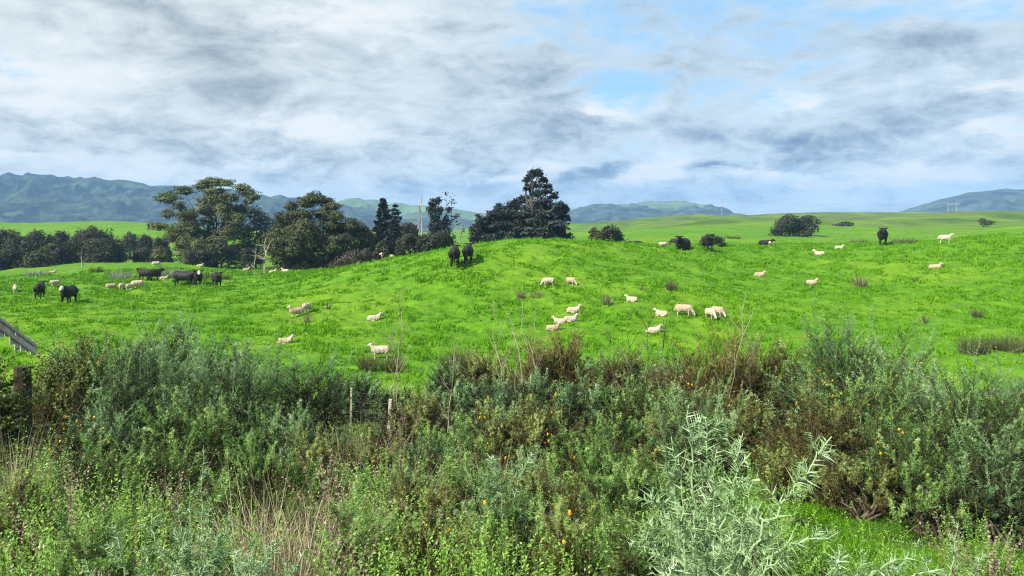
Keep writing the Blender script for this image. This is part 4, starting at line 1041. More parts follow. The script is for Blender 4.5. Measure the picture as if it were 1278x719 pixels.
GG = 'gorse bushes on the roadside bank'
for (X, top, d, hw, mat, fl, ld, label) in [
    (128, 432, 19, 72, 'gorse_blue', 0, 6, 'grey-green gorse at the back left, before the open paddock'),
    (208, 403, 20.5, 46, 'gorse_blue', 0, 9, 'tallest left-hand gorse with thin shoots against the pasture'),
    (268, 424, 17, 55, 'gorse_blue', 18, 7, 'gorse with orange-tinged tips behind the big blue-green one'),
    (178, 458, 13.6, 70, 'gorse_blue', 0, 6, 'big blue-green gorse left, over a dark hollow'),
    (292, 446, 14, 66, 'gorse_blue', 0, 8, 'big dense blue-green gorse, second of the left row'),
    (385, 446, 15, 46, 'gorse_blue', 0, 8, 'dark blue-green gorse ending the left row on its right'),
    (240, 505, 11.5, 60, 'gorse_green', 0, 4, 'green gorse filling the gap low in the left row'),
    (345, 520, 12, 55, 'gorse_blue', 0, 4, 'low dark gorse under the right end of the left row'),
    (122, 512, 11.2, 42, 'gorse_blue', 60, 5, 'low gorse with yellow blossom right of the big dark post'),
    (556, 458, 26, 22, 'gorse_blue', 0, 5, 'gorse beside the water, above the pale battens'),
    (604, 446, 26, 36, 'gorse_olive', 22, 4, 'brownish gorse with a few blooms, right of the rushes'),
    (562, 490, 20, 40, 'gorse_blue', 0, 4, 'blue-green gorse behind the fence at mid-bank'),
    (692, 424, 22, 52, 'gorse_brown', 0, 9, 'dark brown gorse with blue-green leaders, centre back'),
    (643, 476, 19, 48, 'gorse_blue', 0, 6, 'blue-green gorse left of the pale fence post'),
    (722, 478, 18, 42, 'gorse_blue', 10, 6, 'blue-green gorse right of the pale fence post'),
    (782, 440, 23, 30, 'gorse_olive', 0, 3, 'dry olive-brown gorse below the bare stalks'),
    (796, 482, 16, 46, 'gorse_green', 0, 6, 'green gorse below the dry brown one'),
    (884, 432, 17, 66, 'gorse_brown', 70, 8, 'large brown gorse with orange blossom, right of centre'),
    (960, 425, 17.5, 52, 'gorse_olive', 12, 4, 'wide olive gorse joining the blossoming one to the big right-hand bush'),
    (905, 500, 14, 55, 'gorse_olive', 0, 3, 'olive gorse below the large brown one'),
    (1062, 408, 13, 80, 'gorse_blue', 110, 6, 'tall blue-green gorse with yellow blossom across its middle'),
    (1128, 428, 14.5, 42, 'gorse_blue', 20, 7, 'blue-green gorse at the right shoulder of the tall blossoming one'),
    (1040, 500, 11.3, 56, 'gorse_olive', 0, 3, 'olive-brown gorse under the tall blossoming one'),
    (1205, 462, 10.6, 72, 'gorse_blue', 0, 7, 'broad blue-green gorse at the right'),
    (1285, 462, 11.2, 60, 'gorse_blue', 12, 6, 'gorse cut by the right edge of the view'),
    (1135, 525, 10.2, 60, 'gorse_green', 20, 3, 'green gorse between the two big right-hand bushes'),
    (1240, 545, 9.3, 60, 'gorse_blue', 0, 4, 'greyish green gorse low at the right, over the short grass'),
    (655, 510, 13, 62, 'gorse_olive', 50, 4, 'olive gorse with scattered blossom in the middle of the bank'),
    (560, 540, 10.8, 56, 'gorse_green', 12, 4, 'fresh green gorse left of the blossom in mid-bank'),
    (740, 535, 10, 62, 'gorse_green', 30, 6, 'fresh green gorse right of centre with a few blooms'),
    (470, 548, 11, 42, 'gorse_olive', 6, 3, 'small olive gorse below the wooden batten'),
    (690, 592, 7.4, 66, 'gorse_olive', 24, 3, 'olive gorse with a dark heart, lower centre'),
    (590, 585, 7.8, 60, 'gorse_green', 0, 4, 'green gorse left of the dark-hearted one'),
    (868, 484, 8.4, 44, 'gorse_blue', 0, 7, 'slender blue-green gorse spire behind the pale spiny plant'),
    (800, 575, 7.6, 44, 'gorse_green', 0, 3, 'green gorse behind the left of the pale spiny plant'),
    (330, 562, 8.6, 56, 'gorse_green', 0, 5, 'greyish green gorse left of centre above the dry grass'),
    (985, 575, 10.8, 34, 'gorse_olive', 0, 2, 'small brownish gorse behind the long pale branch'),
    (640, 640, 5.6, 60, 'gorse_green', 0, 3, 'low green gorse at the bottom, centre'),
    (500, 490, 25, 24, 'gorse_green', 0, 4, 'small green gorse between the sheep by the stream and the water'),
    (440, 470, 24, 34, 'gorse_blue', 0, 5, 'gorse behind the thin pale batten, left of the stream rushes'),
    (520, 505, 16, 46, 'gorse_olive', 10, 4, 'olive gorse in front of the wooden batten'),
    (610, 520, 15, 44, 'gorse_blue', 0, 4, 'bluish gorse in mid-bank under the pale posts'),
    (745, 455, 24, 34, 'gorse_blue', 0, 5, 'gorse joining the dark brown centre bush to the dry one'),
    (830, 455, 21, 40, 'gorse_blue', 0, 5, 'bluish gorse left of the blossoming brown one'),
    (850, 520, 13, 50, 'gorse_olive', 0, 3, 'low olive gorse behind the slender spire'),
    (990, 520, 12.5, 44, 'gorse_olive', 0, 3, 'low olive gorse right of centre, above the short grass'),
    (1170, 470, 13, 50, 'gorse_blue', 16, 5, 'gorse filling the gap between the two big right-hand bushes'),
    (72, 480, 16.5, 36, 'gorse_olive', 0, 3, 'dark olive gorse beside the strainer post'),
    (450, 590, 8.4, 44, 'gorse_green', 0, 3, 'low green gorse above the bright yellow-green weeds'),
    (520, 600, 7, 44, 'gorse_olive', 0, 3, 'low olive gorse among the mid-green weeds'),
    (120, 560, 8.6, 46, 'gorse_green', 0, 3, 'low green gorse below the blossom at the left'),
    (760, 590, 6.6, 46, 'gorse_green', 0, 4, 'soft green gorse left behind the tall pale spiny plant'),
    (400, 545, 10.5, 46, 'gorse_olive', 0, 4, 'olive gorse under the dark blue-green one'),
    (455, 640, 5.4, 56, 'gorse_green', 0, 3, 'light green gorse low in the bottom left of centre'),
    (545, 650, 5.0, 60, 'gorse_olive', 0, 3, 'yellowish gorse along the bottom edge, left of the centre'),
    (720, 655, 4.9, 60, 'gorse_olive', 8, 3, 'yellowish olive gorse at the bottom edge, right of the centre'),
    (660, 590, 8.8, 50, 'gorse_blue', 12, 4, 'bluish gorse above the dark-hearted one'),
    (530, 560, 9.4, 46, 'gorse_blue', 8, 4, 'bluish gorse with a few blooms in mid-bank, left of the centre'),
    (790, 650, 4.7, 46, 'gorse_green', 0, 4, 'green gorse at the foot of the tall pale spiny plant, on its left'),
    (930, 640, 4.4, 46, 'gorse_green', 0, 3, 'green gorse at the foot of the tall pale spiny plant, on its right'),
    (120, 660, 4.8, 56, 'gorse_green', 0, 3, 'low fresh gorse at the bottom left, behind the silvery plant'),
    (280, 690, 4.0, 56, 'gorse_blue', 0, 3, 'low bluish gorse on the bottom edge, between the silvery plants'),
    (200, 560, 9.4, 50, 'gorse_green', 0, 4, 'green gorse filling the dark hollow at the left'),
    (40, 600, 7.2, 46, 'gorse_olive', 0, 3, 'olive gorse among the weeds at the left edge'),
    (300, 520, 12.4, 50, 'gorse_green', 0, 4, 'bright green gorse breaking the front of the left row'),
    (1230, 500, 10.2, 70, 'gorse_green', 0, 5, 'green-grey gorse in front of the broad right-hand one'),
    (1100, 465, 12.0, 60, 'gorse_green', 20, 5, 'feathery green gorse in front of the tall blossoming one'),
    (620, 610, 6.6, 50, 'gorse_blue', 6, 4, 'bluish gorse beside the pale shoot leaning right'),
    (1075, 585, 9.9, 42, 'gorse_olive', 0, 3, 'low olive gorse at the foot of the right-hand thicket, nearest the spiny branch'),
    (1165, 600, 9.2, 48, 'gorse_green', 0, 3, 'low green gorse along the foot of the right-hand thicket'),
    (1262, 590, 8.9, 50, 'gorse_blue', 0, 3, 'low bluish gorse at the right edge above the short grass'),
    (1100, 540, 10.8, 50, 'gorse_blue', 8, 4, 'bluish gorse in the middle of the right-hand thicket'),
    (1390, 470, 11.5, 66, 'gorse_green', 0, 4, 'green gorse beyond the right end of the thicket'), (1500, 460, 13, 70, 'gorse_blue', 0, 4, 'bluish gorse farther right than the thicket'),
    (1370, 580, 8.5, 60, 'gorse_olive', 0, 3, 'low olive gorse past the right end of the thicket'), (1600, 500, 10.5, 70, 'gorse_olive', 0, 3, 'olive gorse far off to the right of the thicket'),
    (1460, 620, 7, 60, 'gorse_green', 0, 3, 'low green gorse on the grass past the thicket'),
    (-110, 470, 13, 60, 'gorse_blue', 0, 4, 'bluish gorse to the left of the paling fence'), (-210, 500, 12, 66, 'gorse_green', 0, 4, 'green gorse farther left than the paling fence'), (-120, 580, 8.5, 60, 'gorse_olive', 0, 3, 'low olive gorse left of the leafy weeds')]:
    big = hw * d > 700
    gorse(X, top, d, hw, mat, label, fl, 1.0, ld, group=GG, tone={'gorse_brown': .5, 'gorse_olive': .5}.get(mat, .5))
for (X, top, d, hw, label) in [(92, 436, 17.5, 46, 'yellow-green leafy shrub behind the dark post'), (-12, 440, 13.5, 24, 'yellow-green leafy shrub at the left edge, before the dark post')]:
    gorse(X, top, d, hw, 'leaf_yellow', label, 0, .8, 4, 'leafy_shrub', 'shrub', 'leafy shrubs by the post', kite=True, slen=.075, sw=.045)


def spiny(X, d, top, label, branches, mat='gorse_pale', slen=.082, L2=.2, seed=1, name='spiny_plant'):
    """Young gorse close to the road: long pale stems with stout spines and short spiny side shoots. branches: lists of (X, Y, depth) points."""
    b = at(X, d); root = empty(name, b, label, 'spiny plant', 'pale spiny plants near the road'); sm, fm = MB(), MB()
    for br in branches:
        P = np.array([np.array([(x - CX) / F * q, q, (HZ - y) / F * q]) - b for (x, y, q) in br])
        t = np.linspace(0, 1, len(P)); k = 16; tt = np.linspace(0, 1, k); C = np.stack([np.interp(tt, t, P[:, i]) for i in range(3)], 1)
        C[1:-1] = (C[:-2] + C[1:-1] * 2 + C[2:]) / 4; C[1:-1] += rng.normal(size=(k - 2, 3)) * .006
        Lb = np.linalg.norm(np.diff(C, axis=0), axis=1).sum(); tube(sm, C, np.linspace(.005, .0018, k), 6, .75)
        m = int(Lb / .013); u = np.sort(rng.random(m)) * .98; i = np.minimum((u * (k - 1)).astype(int), k - 2); fr = (u * (k - 1) - i)[:, None]
        p = C[i] * (1 - fr) + C[i + 1] * fr; tg = nrm(C[i + 1] - C[i]); rad = rng.normal(size=(m, 3)); rad = nrm(rad - tg * (rad * tg).sum(-1, keepdims=True))
        # stout spines as slim three-sided cones
        sd = nrm(tg * .5 + rad); sl = slen * rng.uniform(.6, 1.2, m)[:, None] * (1 - .45 * u[:, None])
        a = nrm(np.cross(sd, rng.normal(size=(m, 3)))); c2 = np.cross(sd, a); w = .0030
        v = np.stack([p + a * w, p + (-a * .5 + c2 * .87) * w, p + (-a * .5 - c2 * .87) * w, p + sd * sl], 1).reshape(-1, 3)
        f = (np.arange(m) * 4)[:, None, None] + np.array([[0, 1, 3], [1, 2, 3], [2, 0, 3]])[None]
        fm.add(v, f.reshape(-1, 3), None, np.repeat(np.clip(rng.normal(.60, .24, m), 0, 1), 4))
        ns = int(Lb / .042); u = rng.random(ns) * .93 + .02; i = np.minimum((u * (k - 1)).astype(int), k - 2); fr = (u * (k - 1) - i)[:, None]
        p = C[i] * (1 - fr) + C[i + 1] * fr; tg = nrm(C[i + 1] - C[i]); rad = rng.normal(size=(ns, 3)); rad = nrm(rad - tg * (rad * tg).sum(-1, keepdims=True))
        dv = nrm(tg * .65 + rad * .75); ll = L2 * (1.15 - u * .85) * rng.uniform(.5, 1.2, ns)
        shoots(fm, p, dv, ll, 26, slen * .6, .0042, np.clip(rng.normal(.5, .22, ns), 0, 1), .1, stem_r=.0022, taper=.5)
    sm.build('stems', M[mat], root); fm.build('spines', M[mat], root)


spiny(868, 2.7, 480, 'tall pale spiny plant with an upright stem, right of centre at the front',
      [[(872, 800, 2.7), (868, 640, 2.65), (860, 505, 2.6)], [(872, 790, 2.7), (905, 650, 2.6), (925, 545, 2.55)], [(870, 800, 2.7), (840, 690, 2.55), (815, 610, 2.5)], [(872, 790, 2.75), (890, 690, 2.9), (895, 560, 3.0)],
       [(870, 800, 2.7), (846, 660, 2.8), (838, 545, 2.85)], [(874, 800, 2.65), (925, 700, 2.45), (952, 640, 2.4)], [(870, 800, 2.7), (880, 720, 2.5), (878, 640, 2.4)], [(872, 800, 2.8), (850, 700, 3.0), (835, 640, 3.1)], [(872, 800, 2.8), (915, 720, 3.0), (940, 600, 3.1)], [(872, 800, 2.6), (855, 720, 2.4), (850, 600, 2.35)], [(874, 800, 2.6), (900, 730, 2.4), (930, 670, 2.3)], [(870, 800, 2.6), (830, 720, 2.5), (800, 660, 2.45)], [(872, 800, 2.7), (885, 640, 2.8), (880, 520, 2.85)]])
spiny(900, 2.35, 540, 'long pale spiny branch leaning up to the right over the grass',
      [[(885, 790, 2.35), (940, 680, 2.3), (985, 620, 2.3), (1038, 545, 2.3)], [(890, 790, 2.35), (960, 690, 2.3), (1040, 668, 2.3)], [(888, 800, 2.35), (920, 740, 2.25), (985, 690, 2.2)]], L2=.13)
spiny(1070, 2.2, 690, 'low pale spiny plant cut by the bottom edge, right',
      [[(1050, 770, 2.2), (1080, 722, 2.2), (1135, 690, 2.2)], [(1050, 780, 2.2), (1050, 720, 2.2), (1044, 690, 2.2)], [(1060, 780, 2.2), (1100, 730, 2.2), (1170, 712, 2.2)]], L2=.10)
spiny(1180, 4.2, 640, 'small pale spiny plant standing on the short grass at the lower right',
      [[(1180, 800, 4.2), (1185, 720, 4.2), (1196, 652, 4.2)], [(1180, 800, 4.2), (1160, 720, 4.2), (1146, 676, 4.2)], [(1180, 800, 4.2), (1208, 730, 4.1), (1226, 690, 4.1)]], slen=.055, L2=.11)
spiny(250, 4.6, 552, 'single pale green spiny spire left of centre',
      [[(250, 830, 4.6), (252, 700, 4.6), (254, 556, 4.6)], [(250, 830, 4.6), (232, 690, 4.6), (222, 628, 4.6)], [(250, 830, 4.6), (276, 690, 4.5), (285, 640, 4.5)], [(250, 830, 4.6), (258, 700, 4.3), (262, 625, 4.2)], [(250, 830, 4.6), (240, 720, 4.9), (236, 600, 5.0)]], slen=.06, L2=.10)
spiny(175, 3.3, 650, 'low silvery spiny plant at the bottom left',
      [[(175, 850, 3.3), (160, 730, 3.3), (140, 655, 3.3)], [(175, 850, 3.3), (185, 740, 3.2), (190, 640, 3.2)], [(175, 850, 3.3), (205, 740, 3.2), (232, 662, 3.2)], [(175, 850, 3.3), (215, 770, 3.1), (262, 700, 3.1)], [(175, 850, 3.3), (130, 770, 3.2), (108, 700, 3.2)]], slen=.06)
spiny(320, 3.2, 660, 'silvery spiny plant on the bottom edge below the dry grass',
      [[(320, 850, 3.2), (300, 740, 3.2), (285, 668, 3.2)], [(320, 850, 3.2), (328, 740, 3.1), (340, 672, 3.1)], [(320, 850, 3.2), (350, 760, 3.1), (378, 690, 3.1)], [(320, 850, 3.2), (312, 760, 3.0), (312, 690, 3.0)], [(320, 850, 3.2), (270, 770, 3.1), (246, 700, 3.1)]], slen=.06)
spiny(715, 6.4, 545, 'pale spiny shoot leaning right beside the orange blossom',
      [[(630, 720, 6.4), (645, 600, 6.4), (672, 556, 6.4)], [(630, 720, 6.4), (625, 610, 6.4), (612, 570, 6.4)]], slen=.11, L2=.2)


def weed(X, top, d, hw, mat, label, n=60, leafl=.05, leafw=.02, name='weed', cat='weed', group=None):
    b = at(X, d); px = d / F; H = max(.12, (HZ - top) * px - b[2]); W = hw * px; root = empty(name, b, label, cat, group); fm = MB()
    n = int(n * 1.5); st = np.stack([rng.normal(size=n) * W * .45, rng.normal(size=n) * W * .45, np.zeros(n)], 1)
    st[:, 2] = ground(st[:, 0] + b[0], st[:, 1] + b[1]) - b[2]
    dv = nrm(np.stack([st[:, 0] / W * .5, st[:, 1] / W * .5, np.ones(n)], 1) + rng.normal(size=(n, 3)) * .22)
    shoots(fm, st, dv, H * rng.uniform(.4, 1.1, n), 34, leafl, leafw, np.clip(rng.normal(.52, .2, n), 0, 1), .12, spread=.9, fwd=.5, kite=True, stem_r=.003, taper=.5, bare=.12, cn=.06, out=np.tile(np.array([[0, -.35, 1.0]]), (n, 1)))
    fm.build('foliage', M[mat], root); return root


GW = 'leafy weeds on the bank'
for (X, top, d, hw, mat, n, ll, label) in [
    (40, 570, 7.5, 60, 'leaf', 90, .06, 'bright green leafy weeds at the left, below the post'), (30, 640, 5, 60, 'leaf', 90, .05, 'leafy weed clump at the bottom left corner'),
    (110, 600, 6.2, 50, 'leaf', 70, .05, 'green weed clump right of the corner clump'), (190, 620, 5.6, 50, 'leaf', 70, .045, 'pale leafy weeds left of the single spiny spire'),
    (40, 535, 11, 34, 'leaf', 60, .06, 'bright green weed at the foot of the dark post'), (180, 600, 8, 36, 'leaf', 60, .05, 'vivid green weed under the dark hollow'),
    (470, 575, 8, 50, 'leaf', 90, .055, 'bright yellow-green weeds in the middle of the bank'), (500, 620, 6, 60, 'leaf', 90, .05, 'mid-green weeds below the bright yellow-green ones'),
    (450, 660, 4.6, 46, 'leaf', 70, .045, 'small leaved weeds right of the brown dead clump'), (560, 660, 4.5, 60, 'leaf', 90, .045, 'weeds at the bottom edge, left of centre'),
    (660, 680, 4.3, 50, 'leaf', 70, .045, 'low weeds at the bottom edge, centre'), (760, 630, 5.2, 55, 'leaf', 100, .05, 'ferny green weed left of the tall pale spiny plant'),
    (940, 575, 7, 40, 'leaf', 70, .055, 'fresh green weed showing behind the pale spiny plant'), (985, 640, 6.5, 40, 'leaf', 60, .05, 'green weed under the long pale branch'),
    (1190, 668, 5.4, 50, 'leaf', 60, .04, 'low weeds with pale seed heads at the bottom right'), (300, 640, 6, 50, 'leaf', 60, .045, 'weeds under the greyish green gorse'),
    (1085, 664, 6.2, 36, 'leaf', 34, .04, 'thin weeds breaking the short grass beside the low spiny plant'), (1225, 640, 7.4, 36, 'leaf', 34, .04, 'thin weeds on the short grass under the right-hand thicket')]:
    weed(X, top, d, hw, mat, label, n, ll * 1.1, ll * .26, group=GW)
GD = 'brown dead weeds on the bank'
for (X, top, d, hw, label) in [(75, 575, 7, 34, 'brown dead weed stalks left, among green weeds'), (150, 640, 5, 40, 'brown dead weeds above the silvery spiny plant'), (210, 575, 8.2, 26, 'thin dead weed stalks below the dark hollow'),
                               (418, 560, 7, 12, 'single tall dark dead weed stalk left of the bright weeds'), (400, 650, 4.8, 40, 'matted brown dead clump at the bottom, left of centre'), (540, 610, 6.6, 30, 'dead brown weed among the mid-green weeds'),
                               (478, 480, 15.2, 36, 'pinkish brown dead brush around the wooden batten'), (1235, 655, 5.6, 30, 'dead weeds with pale heads at the bottom right')]:
    weed(X, top, d, hw, 'deadbrown', label, 28, .045, .018, 'dead_weed', 'dead weed', GD)


def tussock(X, top, d, hw, mat, label, n=500, w=.006, name='dry_grass', cat='dry grass', group=None, droop=.55, base=None, spread=.55, tone=.5):
    b = at(X, d) if base is None else np.asarray(base); d = b[1]; px = d / F; H = max(.12, (HZ - top) * px - b[2]); W = max(.04, hw * px)
    mb = MB(); a = rng.uniform(0, 6.28, n); q = np.sqrt(rng.random(n)) * W * .8
    st = np.stack([np.cos(a) * q, np.sin(a) * q, np.zeros(n)], 1); st[:, 2] = ground(st[:, 0] + b[0], st[:, 1] + b[1]) - b[2] - .02
    dv = nrm(np.stack([np.cos(a) * spread * q / W, np.sin(a) * spread * q / W, np.ones(n)], 1) + rng.normal(size=(n, 3)) * .2)
    L = H * rng.uniform(.55, 1.25, n)
    blades(mb, st, dv, L, max(w, d * .0007), droop * rng.uniform(0, 1.0, n), np.clip(rng.normal(tone, .22, n), 0, 1), 4)
    o = mb.build(name, M[mat]); o.location = b; return tag(o, label, cat, group)


GT = 'tufts of dry grass on the bank'
for (X, top, d, hw, label) in [(385, 590, 6.2, 60, 'big tussock of tan dry grass left of centre'), (320, 600, 6.8, 46, 'dry grass tussock left of the big tan one'), (350, 655, 4.8, 40, 'drooping dry grass above the silvery spiny plant'),
                               (435, 530, 11, 36, 'dry grass around the thin pale battens'), (14, 530, 12, 30, 'pale dry grass at the foot of the dark post'), (500, 560, 9, 30, 'dry stalks above the bright weeds'),
                               (610, 560, 9, 26, 'dry stems among the green gorse in mid-bank')]:
    tussock(X, top - 14, d, hw * 1.1, 'dry', label, 560, .0075, group=GT, droop=.75, spread=.75, tone=.6)
# rushes and weeds out in the paddock
GR_ = 'rush clumps in the paddock'
for (X, base, top, hw, mat, label, n) in [
    (459, 462, 437, 12, 'rush', 'dark rush clump at the tail of the sheep by the stream', 260), (487, 462, 440, 14, 'rush', 'rush clump hiding the legs of the sheep by the stream', 260), (578, 462, 430, 14, 'rush', 'tall brown-tipped rush clump by the stream, centre left', 420),
    (562, 462, 440, 9, 'rush', 'smaller rush clump left of the tall brown-tipped one', 220), (1216, 440, 417, 20, 'rush', 'wide dark rush clump on the right by the stream', 420), (1262, 438, 414, 22, 'rush', 'rush clump on the right, at the edge of the view', 420), (1238, 436, 422, 12, 'rush', 'low rushes between the two right-hand clumps', 200),
    (838, 363, 349, 6, 'rush', 'round rush tuft alone on the slope above the grazing sheep', 200), (1220, 396, 383, 7, 'rush', 'small dark rush tuft on the right slope', 120), (1156, 404, 390, 3, 'rush', 'thin weed on the right slope, left of the small dark rush tuft', 40),
    (1074, 358, 341, 8, 'deadbrown', 'brown weed near the sheep on the right slope', 80), (757, 380, 363, 5, 'deadbrown', 'brown twiggy weed left of the lone lying sheep', 60), (650, 372, 358, 5, 'deadbrown', 'dark brown weed below the sheep grazing left', 60), (670, 370, 362, 10, 'deadbrown', 'low brown weeds right of the dark brown weed', 80),
    (383, 402, 385, 3, 'deadbrown', 'thin brown thistle in front of the overlapping sheep', 30), (410, 386, 373, 2.5, 'rush', 'thin weed right of the overlapping sheep', 24), (800, 362, 354, 3, 'rush', 'faint weed left of the round rush tuft', 24), (1143, 352, 343, 3, 'rush', 'small weed left of the far right lying sheep', 24),
    (45, 344, 335, 15, 'silver', 'pale flax-like clump at the foot of the left bush', 160), (120, 340, 332, 9, 'rush', 'dark rush clump right of the small dead tree', 160), (150, 349, 335, 17, 'silver', 'grey rush clump left of the cattle pair', 200), (215, 346, 333, 14, 'silver', 'grey rush clump behind the cattle group', 200), (258, 348, 338, 10, 'rush', 'rushes behind the white-faced cow', 140), (284, 349, 341, 6, 'rush', 'rushes right of the lone cow on the left', 100),
    (1072, 304, 298, 14, 'rush', 'long dark rush bed left of the lone black cow', 200), (1128, 304, 296, 17, 'rush', 'long dark rush bed right of the lone black cow', 240), (915, 298, 293, 12, 'rush', 'far brown rush bed right of the large black cow', 140)]:
    p = hit(X, base, 33, 160)
    tussock(X, top, p[1], hw, mat, label, n, .012, 'rush_clump' if mat in ('rush', 'silver') else 'dry_weed', 'rushes' if mat in ('rush', 'silver') else 'weed', GR_ if mat in ('rush', 'silver') else 'brown weeds in the paddock', .25, p, .5, .5 if mat != 'deadbrown' else .3)


def stalk(X, d, base, top, label, seed, lean=0, nb=6, r0=.009, mat='palestem'):
    rs = np.random.default_rng(seed); b = at(X, d); px = d / F; zt = (HZ - top) * px - b[2]; mb = MB()
    pts = [np.array([0, 0, -.05])] + [np.array([lean * px * (i / 8) ** 1.3 + rs.normal() * .012 * zt, rs.normal() * .02 * zt, zt * i / 8]) for i in range(1, 9)]
    r0 = max(r0, d * .0007)
    tube(mb, pts, np.linspace(r0, r0 * .35, 9), 5, .6)
    for k in range(nb):
        f = rs.uniform(.35, .92); i = int(f * 8); s = pts[i]; L = zt * rs.uniform(.12, .3); a = rs.uniform(0, 6.28)
        e = s + np.array([math.cos(a) * .55, math.sin(a) * .55, .85]) * L; m_ = (s + e) / 2 + rs.normal(size=3) * .05 * L
        tube(mb, [s, m_, e], [r0 * .6, r0 * .45, r0 * .25], 4, rs.random())
        if rs.random() < .6: e2 = m_ + np.array([rs.normal() * .4, rs.normal() * .4, .7]) * L * .5; tube(mb, [m_, e2], [r0 * .35, r0 * .2], 4, rs.random())
    o = mb.build('dry_stalk', M[mat]); o.location = b; return tag(o, label, 'dry stalk', 'bare stalks rising above the gorse')


for i, (X, d, top, lean, mat, label) in enumerate([
    (488, 19, 366, 14, 'palestem', 'pale bare stalk in front of the sheep by the stream'), (496, 18.5, 405, -4, 'palestem', 'short pale stalk beside the tall pale one by the stream'), (632, 20, 374, -16, 'palestem', 'pale forked stalk leaning left, centre'),
    (650, 20, 376, 4, 'palestem', 'pale upright stalk beside the one leaning left'), (662, 21, 382, 6, 'palestem', 'pale stalk above the dark brown gorse'), (645, 19, 395, -6, 'palestem', 'short pale stalk between the centre ones'),
    (770, 20, 412, -10, 'bark', 'dark bare stalk leaning left beside the dry brown gorse'), (786, 20, 398, -4, 'bark', 'dark forked stalk above the dry brown gorse'), (808, 19, 392, 2, 'bark', 'tall dark bare stalk right of the dry brown gorse'),
    (818, 19, 400, 12, 'bark', 'dark stalk leaning right beside the tall dark one'), (826, 18, 420, 8, 'bark', 'short dark stalk at the right of the stalk group'), (905, 16, 366, 28, 'palestem', 'long bare stalk leaning right above the blossoming gorse'),
    (558, 15, 440, 10, 'palestem', 'curved pale stalk among the gorse by the water'), (930, 16, 420, 14, 'bark', 'dark twig rising from the wide olive gorse')]):
    stalk(X, d, 0, top, label, 100 + i, lean, 7, .008, mat)


# ------------------------------------------------------------------ fence, post, ramp
def fence():
    b = at(30, 14.5); root = empty('wire_fence', b, 'post and wire fence half buried in the gorse, with a thick dark strainer post', 'fence')
    line = [(-260, 11.0), (30, 14.5), (240, 18.2), (438, 21.0), (486, 21.4), (627, 22.0), (671, 22.2), (702, 22.4), (793, 22.8), (905, 22.6), (1060, 22.0), (1240, 21.0), (1500, 19.0)]
    P = [at(X, d) for X, d in line]
    def post(p, h, r, mat, lean=0, square=False):
        mb = MB(); q = p - b; s = [q + [0, 0, -.3], q + [lean * .3, 0, h * .3], q + [lean * .7, 0, h * .7], q + [lean, 0, h]]
        if square: box(mb, q + [0, 0, h / 2 - .1], (r * 2, r * 1.6, h + .2), roty(lean), .5, 0, .006)
        else: tube(mb, s, [r * 1.05, r, r * .97, r * .93], 10, rng.uniform(.3, .7))
        o = mb.build('post', M[mat], root)
        return o
    for k, p in enumerate(P):
        X = line[k][0]
        if X == 30: o = post(p, (HZ - 458) / F * 14.5 - p[2], .155, 'wood_dark', -.03)
        elif X in (438, 671, 627, 793): post(p, {438: 1.1, 671: 1.25, 627: 1.15, 793: 1.1}[X], .026, 'batten', .02, True)
        elif X in (486, 702): post(p, .85, .042, 'wood_grey', .06, True)
        else: post(p, 1.15, .07, 'wood_grey', .03)
    o['label'] = None if False else 'slim grey post'
    del o['label']
    for z in (.25, .5, .75, 1.0):
        mb = MB()
        for s, e in zip(P[:-1], P[1:]):
            t = np.linspace(0, 1, 10)[:, None]; q = s * (1 - t) + e * t - b; g = ground(q[:, 0] + b[0], q[:, 1] + b[1]) - b[2]; q[:, 2] = np.maximum(q[:, 2] * .5 + g * .5, g) + z - .03 * np.sin(t[:, 0] * math.pi)
            tube(mb, q, .0024, 4, .5)
        mb.build('wire', M['wire'], root)


fence()
def ramp():
    """Weathered paling fence stepping down the bank to the stream at the left edge."""
    d0, d1 = 20.5, 23.5; A = np.array([(-75 - CX) / F * d0, d0, (HZ - 340) / F * d0]); B = np.array([(44 - CX) / F * d1, d1, (HZ - 429) / F * d1])
    g = at(-20, 22); root = empty('paling_fence', g, 'weathered grey paling fence sloping down at the left edge of the paddock', 'fence')
    L = np.linalg.norm(B - A); u = (B - A) / L; hv = nrm(np.array([u[0], u[1], 0])); side = np.array([-hv[1], hv[0], 0]); n = 17
    Rm = np.stack([hv, side, np.array([0, 0, 1.0])], 1)
    for off in (0,):
        for i in range(n):
            c = A + (B - A) * ((i + .5) / n) + side * off; h = .42 + rng.normal() * .05; c = c + np.array([0, 0, rng.normal() * .03]); mb = MB()
            box(mb, c - g - [0, 0, h / 2], (L / n * rng.uniform(.7, .9), .022, h), Rm @ roty(rng.normal() * .04), rng.uniform(.2, .95), 0, .004); mb.build('paling', M['wood_grey'], root)
        for z in (.07, .32):
            mb = MB(); sl = math.atan2(-u[2], math.hypot(u[0], u[1])); Rr = Rm @ roty(sl)
            box(mb, (A + B) / 2 + side * (off + (.045 if off else -.045)) * 1.0 - g - [0, 0, z], (L, .04, .07), Rr, .4, 0, .006); mb.build('rail', M['wood_grey'], root)
        for f in (.08, .5):
            c = A + (B - A) * f + side * (off + (.13 if off else -.13)); z = gz(c[0], c[1]); mb = MB()
            tube(mb, [np.array([c[0], c[1], z - .3]) - g, c - g + [0, 0, .02]], [.085, .075], 9, .4); mb.build('post', M['wood_grey'], root)
ramp()


